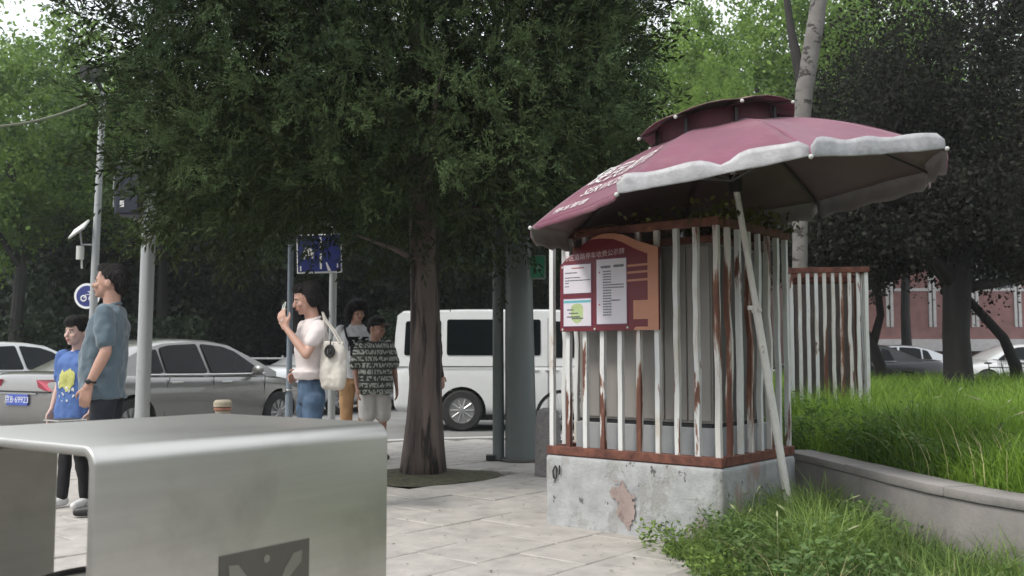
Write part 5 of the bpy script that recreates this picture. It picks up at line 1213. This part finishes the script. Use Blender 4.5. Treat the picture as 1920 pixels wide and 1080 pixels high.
def person(label, loc, rot, s, P, look, group=None):
    """unit figure 1.72 m tall, facing -y, its own left at +x. P: joints; look: clothes"""
    t = thing('person', loc, rot, label, 'person', group)
    hs = look.get('head', 1.) ; gx = look.get('girth', 1.); skin = M[look.get('skin', 'skin')]
    J = dict(shL=(.175, .01, 1.395), elL=(.225, .03, 1.12), wrL=(.235, -.05, .88), hdL=(0, -.25, -1), shR=(-.175, .01, 1.395), elR=(-.225, .03, 1.12), wrR=(-.235, -.05, .88), hdR=(0, -.25, -1),
             knL=(.10, -.02, .50), anL=(.105, .03, .085), knR=(-.10, -.02, .50), anR=(-.105, .03, .085), palL=(-1, 0, 0), palR=(1, 0, 0), curl=.5)
    J.update(P); J = {k: (Vector(v) if isinstance(v, tuple) else v) for k, v in J.items()}
    S = lambda v: Vector(v) * s
    # ---------- the body, one surface
    b = MB()
    b.loft([(z * s, rx * s * gx, ry * s * gx, cx * s, cy * s) for z, rx, ry, cx, cy in ((.84, .09, .07, 0, 0), (.92, .125, .085, 0, .005), (1.06, .115, .080, 0, 0), (1.20, .13, .088, 0, 0), (1.33, .150, .092, 0, .005), (1.40, .12, .075, 0, .01), (1.45, .06, .055, 0, .012))])
    yaw, pit = look.get('yaw', 0.), look.get('pitch', 0.)
    HR = Matrix.Rotation(yaw, 3, 'Z') @ Matrix.Rotation(pit, 3, 'X'); nk = Vector((0, -.005, 1.487)); hs *= 1.07; hc = lambda v: S(nk + HR @ (Vector(v) * hs))
    b.cap(S((0, .015, 1.41)), .058 * s, hc((0, .01, .06)), .052 * s * hs, 14)
    rotm = HR
    b.ell(hc((0, .005, .125)), (.072 * s * hs, .092 * s * hs, .098 * s * hs), 18, 12, rotm)          # skull
    b.ell(hc((0, -.035, .065)), (.054 * s * hs, .056 * s * hs, .062 * s * hs), 14, 10, rotm)          # jaw
    b.ell(hc((0, -.072, .022)), (.020 * s * hs, .017 * s * hs, .015 * s * hs), 10, 8, rotm)           # chin
    b.cap(hc((0, -.086, .112)), .009 * s * hs, hc((0, -.104, .078)), .0135 * s * hs, 10)             # nose
    b.cap(hc((-.03, -.078, .122)), .010 * s * hs, hc((.03, -.078, .122)), .010 * s * hs, 8)            # brow
    for q in (-1, 1):
        b.ell(hc((q * .034, -.070, .080)), (.022 * s * hs, .018 * s * hs, .022 * s * hs), 10, 8, rotm)   # cheek
        b.ell(hc((q * .074, .008, .098)), (.010 * s * hs, .020 * s * hs, .030 * s * hs), 10, 8, rotm)    # ear
    b.cap(hc((-.016, -.088, .050)), .007 * s * hs, hc((.016, -.088, .050)), .007 * s * hs, 8)
    al = look.get('arm', 1.)
    for q, h in ((1, 'L'), (-1, 'R')):
        sh, el, wr, hd = J['sh' + h], J['el' + h], J['wr' + h], J['hd' + h].normalized(); pal = J['pal' + h]; pal = (pal - hd * pal.dot(hd)).normalized(); sd2 = hd.cross(pal) * q
        b.cap(S(sh - Vector((0, 0, .02))), .044 * s * al, S(el), .039 * s * al); b.cap(S(el), .040 * s * al, S(lerp(el, wr, .35)), .039 * s * al); b.cap(S(lerp(el, wr, .3)), .040 * s * al, S(wr), .026 * s * al)
        # palm, fingers, thumb
        for k in range(4):
            o_ = (k - 1.5) * .0195; kn = wr + hd * .088 + sd2 * o_; b.cap(S(wr + sd2 * o_ * .6), .016 * s, S(kn), .0125 * s, 8)
            ln = (.036, .042, .040, .032)[k]; c1 = (hd + pal * J['curl'] * .6).normalized(); c2_ = (hd + pal * J['curl'] * 1.6).normalized(); p1 = kn + c1 * ln; b.cap(S(kn), .0098 * s, S(p1), .0088 * s, 8); b.cap(S(p1), .0088 * s, S(p1 + c2_ * ln * .85), .0074 * s, 8)
        tb = wr + hd * .03 - sd2 * .030; t1 = tb + (hd * .6 - sd2 * .6 + pal * .25).normalized() * .042; b.cap(S(tb), .015 * s, S(t1), .0115 * s, 8); b.cap(S(t1), .0108 * s, S(t1 + (hd - sd2 * .15 + pal * .3).normalized() * .034), .009 * s, 8)
        hip = Vector((q * .072 * gx, 0, .88)); kn_, an = J['kn' + h], J['an' + h]
        b.cap(S(hip), .056 * s * gx, S(kn_), .048 * s); b.cap(S(kn_), .053 * s, S(lerp(kn_, an, .35) + Vector((0, .012, 0))), .053 * s); b.cap(S(lerp(kn_, an, .3) + Vector((0, .01, 0))), .052 * s, S(an), .035 * s)
        b.cap(S(an - Vector((0, .0, .04))), .035 * s, S(an + Vector((q * .015, -.15, -.055))), .028 * s)
    organic(b, 'body', skin, t, voxel=.0065 * (s if s < 1 else 1), smooth=4, ratio=.45)
    # ---------- face
    for q in (-1, 1):
        if True:
            e = MB(); e.ell(hc((q * .029, -.0825, .104)), (.0115 * s * hs, .006 * s * hs, .0062 * s * hs), 10, 6, rotm); eo = e.build('eye', M['eyew'], t, smooth=True)
            e = MB(); e.ell(hc((q * .029, -.0875, .104)), (.0058 * s * hs, .003 * s * hs, .0056 * s * hs), 8, 6, rotm); e.build('iris', M['eyeb'], eo, smooth=True)
            e = MB(); e.cap(hc((q * .016, -.0905, .124)), .003 * s * hs, hc((q * .044, -.0835, .126)), .0026 * s * hs, 6); e.build('eyebrow', M['hair'], t, smooth=True)
    e = MB(); e.cap(hc((-.018, -.0935, .0525)), .0032 * s * hs, hc((.018, -.0935, .0525)), .0032 * s * hs, 6); e.cap(hc((-.012, -.0945, .0465)), .0040 * s * hs, hc((.012, -.0945, .0465)), .0040 * s * hs, 6); e.build('lips', M['lips'], t, smooth=True)
    # ---------- hair
    h = MB(); st = look.get('hair', 'short'); he = lambda c, r_, **k: h.ell(hc(c), tuple(x * s * hs for x in r_), 16, 11, rotm)
    he((0, .022, .152), (.080, .092, .080))
    he((0, .060, .11), (.070, .055, .075))
    if st == 'short':
        he((0, -.035, .195), (.058, .055, .036)); [he((q * .066, .022, .135), (.016, .042, .040)) for q in (-1, 1)]
    if st == 'fringe':
        he((0, -.030, .185), (.066, .068, .048)); [he((q * .064, .0, .145), (.020, .055, .045)) for q in (-1, 1)]; he((0, -.075, .165), (.056, .020, .022))
    if st == 'long':
        he((0, -.030, .190), (.064, .062, .040)); [he((q * .068, .020, .11), (.020, .045, .075)) for q in (-1, 1)]; he((0, .075, .06), (.066, .045, .10)); he((.02, .085, -.01), (.05, .04, .07))
    if st == 'bushy':
        he((0, .02, .15), (.105, .11, .095)); [he((q * .085, .015, .09), (.040, .06, .10)) for q in (-1, 1)]; he((0, -.05, .205), (.085, .06, .04)); he((0, .08, .05), (.09, .05, .10))
    ho = organic(h, 'hair', M['hair'], t, voxel=.008, smooth=3, folds=.012 * hs)
    rr = np.random.default_rng(int(abs(loc[0]) * 1000)); V_ = np.array([v.co for v in ho.data.vertices]); Nn_ = np.array([v.normal for v in ho.data.vertices]); ix = rr.integers(0, len(V_), 1500); P_ = V_[ix]; N_ = Nn_[ix]
    dn = np.array([0, 0, -1.]) - N_ * (N_ @ np.array([0, 0, -1.]))[:, None]; ctr = np.array(hc((0, .0, .20))); away = P_ - ctr; away[:, 2] *= .4
    ax_ = unit(unit(dn + away * 4 + 1e-4) + N_ * .06 + rr.normal(0, .10, P_.shape)); link('loose_hair', leaves(P_ - N_ * .002, ax_, N_ + rr.normal(0, .3, P_.shape), rr.uniform(.014, .034, len(P_)) * s, rr.uniform(.002, .004, len(P_)) * s, rr.uniform(0, 1, len(P_)), 'loose_hair', leafmat('hair strands', (.006, .005, .005), (.035, .028, .025), .05, rough=.5)), ho)
    # ---------- shirt
    sh_ = look['shirt']; g2 = gx * look.get('loose', 1.05); hem = look.get('hem', .86); bl = look.get('belly', 0.); b = MB()
    rings = [(hem, .182, .138, 0, -.004 - bl * .55), (hem + .06, .184, .140, 0, -.004 - bl * .85), (1.06, .168, .128 + bl * .4, 0, -bl), (1.20, .168, .126 + bl * .2, 0, -bl * .6), (1.32, .176, .122, 0, .0), (1.385, .150, .094, 0, .008), (1.42, .10, .072, 0, .01), (1.445, .074, .064, 0, .01)]
    if look.get('fit'): rings[2] = (1.06, .140, .108, 0, 0); rings[0] = (hem, .150, .115, 0, 0)
    b.loft([(z * s, rx * s * g2, ry * s * g2, cx * s, cy * s) for z, rx, ry, cx, cy in rings], 24)
    for h_ in 'LR':
        sh, el, wr = J['sh' + h_], J['el' + h_], J['wr' + h_]; sl = look.get('sleeve', .62); w_ = look.get('sleevew', 1.); b.cap(S(sh - Vector((0, 0, .008))), .063 * s * w_ ** .4, S(lerp(sh, el, sl)), .060 * s * w_, 14)
        if look.get('fullsleeve'): b.cap(S(lerp(sh, el, .6)), .056 * s, S(el), .054 * s); b.cap(S(el), .054 * s, S(wr), .042 * s)
    so_ = organic(b, 'shirt', M[sh_] if isinstance(sh_, str) else sh_, t, voxel=.010, smooth=5, ratio=.6, folds=.030 * look.get('fold', 1.))
    b = MB(); b.torus(S((0, .008, 1.440)), .066 * s, .011 * s, axis=(0, -.35, 1), n=26, m=8); b.build('collar', M[look.get('collar', sh_)] if isinstance(look.get('collar', sh_), str) else sh_, t, smooth=True)
    # ---------- legwear
    b = MB(); lg = look['legs']; ll = look.get('leglen', 1.); gl = look.get('legloose', 1.)
    b.loft([(z * s, rx * s * gx, ry * s * gx, cx * s, cy * s) for z, rx, ry, cx, cy in ((.80, .145 * gl, .105 * gl, 0, .005), (.88, .150, .105, 0, .008), (.96, .135, .092, 0, .0), (1.02, .105, .078, 0, .0))])
    for q, h_ in ((1, 'L'), (-1, 'R')):
        hip = Vector((q * .088, 0, .88)); kn_, an = J['kn' + h_], J['an' + h_]; 
        if ll > .9: b.cap(S(hip - Vector((0, 0, .06))), .094 * s * gx, S(kn_), .064 * s * gl); b.cap(S(kn_), .064 * s * gl, S(an + Vector((0, 0, .02))), .052 * s * gl)
        else: b.cap(S(hip - Vector((0, 0, .06))), .088 * s * gl, S(lerp(hip, kn_, ll)), .088 * s * gl)
    organic(b, 'trousers' if ll > .9 else 'shorts', M[lg], t, voxel=.010, smooth=4, ratio=.6, folds=.021)
    # ---------- shoes
    for q, h_ in ((1, 'L'), (-1, 'R')):
        an = J['an' + h_]; b = MB(); b.cap(S(an + Vector((0, .025, -.035))), .044 * s, S(an + Vector((q * .012, -.08, -.045))), .042 * s); b.cap(S(an + Vector((q * .012, -.08, -.045))), .042 * s, S(an + Vector((q * .02, -.165, -.052))), .034 * s); b.cap(S(an + Vector((0, .01, -.02))), .042 * s, S(an + Vector((0, .01, .01))), .044 * s)
        for i, v_ in enumerate(b.v): b.v[i] = (v_[0], v_[1], max(v_[2], .006))
        organic(b, 'shoe', M[look.get('shoes', 'shoewhite')], t, voxel=.008, smooth=3)
    return t, J, hc, S

# --- the man
man, J, hc, S = person('person in a blue-grey polo shirt looking left, seen from the side', (onpix(205, 6.75), 6.75, 0), R(-82), 1.0,
    dict(elL=(.235, .045, 1.12), wrL=(.245, -.06, .885), hdL=(-.05, -.22, -1), elR=(-.235, .0, 1.12), wrR=(-.22, -.12, .90), curl=.7),
    dict(skin='skin', girth=.98, head=1.05, hair='short', shirt='polo', collar='polo', belly=.035, hem=.80, legs='navy', shoes='shoeblack', sleeve=.72, sleevew=1.12, yaw=R(-4), pitch=R(-4), loose=1.07))
b = MB(); b.torus(S(J['wrL'] + Vector((-.002, .012, .035))), .034, .008, axis=(.0, -.25, -1), n=20, m=6); b.ell(S(J['wrL'] + Vector((.038, .01, .035))), (.008, .018, .018), 10, 6); b.build('wristwatch', M['blackplastic'], man, smooth=True)
b = MB()
for q in (-1, 1): b.add([S((q * .012, -.085, 1.43)), S((q * .07, -.045, 1.465)), S((q * .075, .02, 1.475)), S((q * .085, .02, 1.43)), S((q * .085, -.06, 1.415)), S((q * .04, -.10, 1.385))], [(0, 1, 2, 3, 4, 5)])
# --- the boy
blueshirt = mat('blue cotton', (.075, .145, .36), .85, var=.08, bump=.35, bscale=16)
boy, J, hc, S = person('boy in a blue T-shirt with yellow and white print, in front of the man', (onpix(148, 7.05), 7.05, 0), R(-16), .785,
    dict(elL=(.22, .02, 1.12), wrL=(.22, -.07, .88), knL=(.09, -.03, .50), knR=(-.09, -.01, .50), anL=(.10, .03, .085), anR=(-.10, -.03, .085)),
    dict(skin='skinpale', girth=.95, head=1.14, hair='fringe', shirt=blueshirt, hem=.80, legs='blackcloth', shoes='shoewhite', sleeve=.75, sleevew=1.15, yaw=R(-8), pitch=R(4), loose=1.1, arm=.8))
# print on the shirt front, wrapped onto the cloth
def wrap(owner, shirt, nm, m, polys, lift=.004):
    "lay flat shapes, given in (x, z) on the person, onto the front of the shirt"
    bpy.context.view_layer.update(); tr = BVHTree.FromPolygons([v.co for v in shirt.data.vertices], [tuple(p.vertices) for p in shirt.data.polygons])
    b = MB()
    for vs_, fs_ in polys:
        out = []
        for (x_, z_) in vs_:
            h = tr.ray_cast(Vector((x_, -1, z_)), Vector((0, 1, 0))); y_ = h[0].y if h[0] else -.1; out.append((x_, y_ - lift, z_))
        b.add(out, fs_)
    return b.build(nm, m, shirt, smooth=True)
def grid_shape(cx, cz, w_, h_, fn, n=16):
    vs_ = [(cx + (i / n - .5) * w_, cz + (j / n - .5) * h_) for j in range(n + 1) for i in range(n + 1)]; fs_ = []
    for j in range(n):
        for i in range(n):
            if fn((i + .5) / n, (j + .5) / n): a = j * (n + 1) + i; fs_.append((a, a + 1, a + n + 2, a + n + 1))
    return vs_, fs_
shirt = next(c for c in boy.children if c.name.startswith('shirt'))
wrap(boy, shirt, 'print', mat('yellow print', (.50, .50, .16), .8, var=.2, vscale=20), [grid_shape(.0, .92, .17, .20, lambda u, v_: (u - .5) ** 2 + (v_ - .5) ** 2 < .16 + .16 * noise.noise((u * 4, v_ * 4, 0)), 28)])
wrap(boy, shirt, 'print', mat('white print', (.6, .62, .62), .8), [grid_shape(.0, .85, .18, .20, lambda u, v_: noise.noise((u * 5, v_ * 5, 4)) > .2 and (u - .5) ** 2 + (v_ - .5) ** 2 < .2, 28)], .006)
# --- the woman
wo, J, hc, S = person('person in pale T-shirt and jeans holding up a phone, hand on hip', (onpix(584, 6.9), 6.9, 0), R(-60), .94,
    dict(shL=(.165, .01, 1.385), elL=(.225, -.11, 1.17), wrL=(.075, -.225, 1.375), hdL=(-.25, -.25, .9), palL=(-.5, .6, .2), shR=(-.165, .01, 1.385), elR=(-.35, .05, 1.16), wrR=(-.205, -.02, 1.02), hdR=(.30, -.85, -.35), palR=(1, .2, 0), knL=(.095, -.03, .50), knR=(-.09, -.0, .50), curl=.9),
    dict(skin='skin', girth=.90, hair='long', shirt='pinktee', fit=1, hem=.985, legs='jeans', shoes='shoewhite', sleeve=.55, sleevew=1.0, yaw=R(-4), pitch=R(16), arm=.85, legloose=.95, loose=1.04, fold=.7))
hp = wo.location + Matrix.Rotation(R(-60), 3, 'Z') @ S(J['wrL'] + J['hdL'].normalized() * .10 + Vector((-.030, .020, .015)))
ph = MB().box((-.037, -.004, -.075), (.037, .004, .075)).build('mobile_phone', M['dirtywhite'], None, bevel=.003); ph.location = hp; ph.rotation_euler = (R(-14), R(-14), R(-62)); tag(ph, 'white mobile phone held up by the woman in jeans', 'phone')
s_ = MB().box((-.033, -.0045 + .009, -.069), (.033, .0055, .069)).build('screen', M['blackplastic'], ph); MB().box((.006, -.0062, .035), (.030, -.0042, .065)).build('camera_bump', M['blackplastic'], ph)
# tote bag on her shoulder
bag = thing('tote_bag', (onpix(626, 6.72), 6.72, .0), R(-18), 'white canvas tote bag with a round dark tag, hanging from the woman\'s shoulder', 'bag')
b = MB(); b.loft([(z, rx, ry, 0, 0) for z, rx, ry in ((.865, .060, .035), (.885, .095, .05), (.95, .115, .056), (1.08, .112, .050), (1.17, .095, .035), (1.20, .088, .028))], 24); o = organic(b, 'bag_body', M['canvas'], bag, voxel=.008, smooth=5, folds=.03)
b = MB()
for yo in (-.02, .02): b.tube([(-.075, yo, 1.19), (-.075, yo, 1.28), (-.085, yo * .6, 1.36), (-.10, yo * .5 , 1.41), (-.075, yo * .7, 1.36), (.0, yo, 1.28), (.065, yo, 1.19)], .007, 6)
b.build('strap', M['canvas'], bag, smooth=True)
b = MB(); b.torus((-.0, -.062, 1.135), .036, .012, axis=(0, 1, 0), n=24, m=6); b.ell((0, -.060, 1.135), (.022, .006, .026), 12, 6); b.tube([(0, -.055, 1.17), (0, -.045, 1.22)], .006, 5); b.build('round_tag', M['blackplastic'], bag, smooth=True)
bag.scale = (.88, .88, .99)
# --- person in tan shorts behind
p3, J, hc, S = person('person with bushy black hair, white T-shirt and tan shorts, behind the tote bag', (onpix(668, 10.55), 10.55, 0), R(12), .985,
    dict(elL=(.24, .0, 1.14), wrL=(.10, -.17, 1.13), hdL=(-.8, -.2, .2), palL=(0, 1, 0), elR=(-.24, .02, 1.12)),
    dict(skin='skin', hair='bushy', shirt='whitetee', hem=.86, legs='tanshort', shoes='shoewhite', sleeve=.6, leglen=.95, legloose=1.15, yaw=R(20), pitch=R(12), loose=1.08))
shirt = next(c for c in p3.children if c.name.startswith('shirt'))
wrap(p3, shirt, 'print', M['blackcloth'], [grid_shape(.02, 1.22, .22, .15, lambda u, v_: noise.noise((u * 5, v_ * 5, 9)) > -.25)])
bgs = thing('crossbody_bag', p3.location + Vector((.07, -.17, .0)), 0, 'small black bag worn across the white T-shirt of the person in tan shorts', 'bag')
b = MB(); b.box((-.10, -.05, 1.08), (.05, .0, 1.20)); b.build('bag_body', M['blackcloth'], bgs, bevel=.02, seg=3, smooth=True); b = MB(); b.tube([(-.09, -.0, 1.18), (-.15, .02, 1.30), (-.19, .11, 1.40), (-.20, .2, 1.43)], .012, 6); b.build('strap', M['blackcloth'], bgs, smooth=True)
# --- kid with cap
pat = bpy.data.materials.new('lettered cloth'); pat.use_nodes = True; t_ = pat.node_tree; N = t_.nodes; L = t_.links; bs = N['Principled BSDF']; bs.inputs['Roughness'].default_value = .9
tc = N.new('ShaderNodeTexCoord'); mp = N.new('ShaderNodeMapping'); mp.inputs['Scale'].default_value = (1, .0, 1); L.new(tc.outputs['Object'], mp.inputs[0])
sx = N.new('ShaderNodeSeparateXYZ'); L.new(tc.outputs['Object'], sx.inputs[0])
def math_(op, a, b_=None):
    m_ = N.new('ShaderNodeMath'); m_.operation = op
    for i, v_ in enumerate((a, b_)):
        if v_ is None: continue
        if isinstance(v_, (int, float)): m_.inputs[i].default_value = v_
        else: L.new(v_, m_.inputs[i])
    return m_.outputs[0]
row = math_('FRACT', math_('MULTIPLY', sx.outputs['Z'], 14.5)); inrow = math_('LESS_THAN', row, .68)
rowid = math_('FLOOR', math_('MULTIPLY', sx.outputs['Z'], 14.5))
cb_ = N.new('ShaderNodeCombineXYZ'); L.new(math_('MULTIPLY', math_('ADD', sx.outputs['X'], math_('MULTIPLY', sx.outputs['Y'], .4)), 70), cb_.inputs[0]); L.new(math_('MULTIPLY', rowid, 3.7), cb_.inputs[1]); L.new(math_('MULTIPLY', row, 2.2), cb_.inputs[2])
nz_ = N.new('ShaderNodeTexNoise'); nz_.inputs['Scale'].default_value = 1.; nz_.inputs['Detail'].default_value = 0; L.new(cb_.outputs[0], nz_.inputs[0])
letters = math_('MULTIPLY', math_('GREATER_THAN', nz_.outputs['Fac'], .47), inrow)
mxx = N.new('ShaderNodeMix'); mxx.data_type = 'RGBA'; mxx.inputs['A'].default_value = (.060, .064, .058, 1); mxx.inputs['B'].default_value = (.42, .44, .39, 1); L.new(letters, mxx.inputs['Factor']); L.new(mxx.outputs['Result'], bs.inputs['Base Color'])
kid, J, hc, S = person('child in a dark cap, loose lettered T-shirt and white shorts, left of the juniper', (onpix(704, 10.2), 10.2, 0), R(24), .86,
    dict(elL=(.25, .02, 1.12), wrL=(.27, -.03, .87), elR=(-.25, .0, 1.12), wrR=(-.25, -.10, .88)),
    dict(skin='skintan', girth=1.0, head=1.08, hair='short', shirt=pat, hem=.80, legs='whiteshort', shoes='shoeblack', sleeve=.85, sleevew=1.35, leglen=1.0 * .86, legloose=1.25, yaw=R(38), pitch=R(8), loose=1.22, arm=.85))
cp_ = MB(); hs = 1.08; s = .86; HRk = Matrix.Rotation(R(38), 3, 'Z') @ Matrix.Rotation(R(8), 3, 'X')
cp_.ell(hc((0, .01, .165)), (.092 * s * hs, .105 * s * hs, .075 * s * hs), 20, 12, HRk); cp_.cap(hc((0, .0, .235)), .012 * s, hc((0, .0, .238)), .010 * s)
organic(cp_, 'cap_crown', M['blackcloth'], kid, voxel=.008, smooth=2)
b = MB(); b.ell(hc((0, -.115, .158)), (.075 * s * hs, .085 * s * hs, .010 * s * hs), 20, 8, HRk); b.build('cap_brim', mat('dark red brown cloth', (.05, .018, .016), .8), kid, smooth=True)
# --- person in black behind the trunk
pb, J, hc, S = person('person dressed in black, standing behind the juniper trunk', (onpix(799, 9.75), 9.75, 0), R(120), .98,
    dict(elL=(.21, .02, 1.13), wrL=(.20, -.06, .90), elR=(-.21, .02, 1.13), wrR=(-.20, -.06, .92), knL=(.10, -.02, .5), anL=(.15, .02, .085)),
    dict(skin='skin', hair='short', shirt='blackcloth', hem=.84, legs='blackcloth', shoes='shoeblack', sleeve=.8, fullsleeve=True, loose=1.15))

# ---------------------------------------------------------------- humid summer haze, added to lift the dark tones
hz_ = MB().box((-60, -40, -1.2), (60, 75, 18)).build('haze', bpy.data.materials.new('humid air')); tag(hz_, kind='stuff'); hz_['label'] = 'thin humid haze added over the street to lift the shadows'
hm = hz_.data.materials[0]; hm.use_nodes = True; N = hm.node_tree.nodes; hm.node_tree.links.clear()
N.remove(N['Principled BSDF']); pv = N.new('ShaderNodeVolumePrincipled'); pv.inputs['Density'].default_value = .0008; pv.inputs['Color'].default_value = (.93, .96, 1, 1)
hm.node_tree.links.new(pv.outputs[0], N['Material Output'].inputs['Volume'])
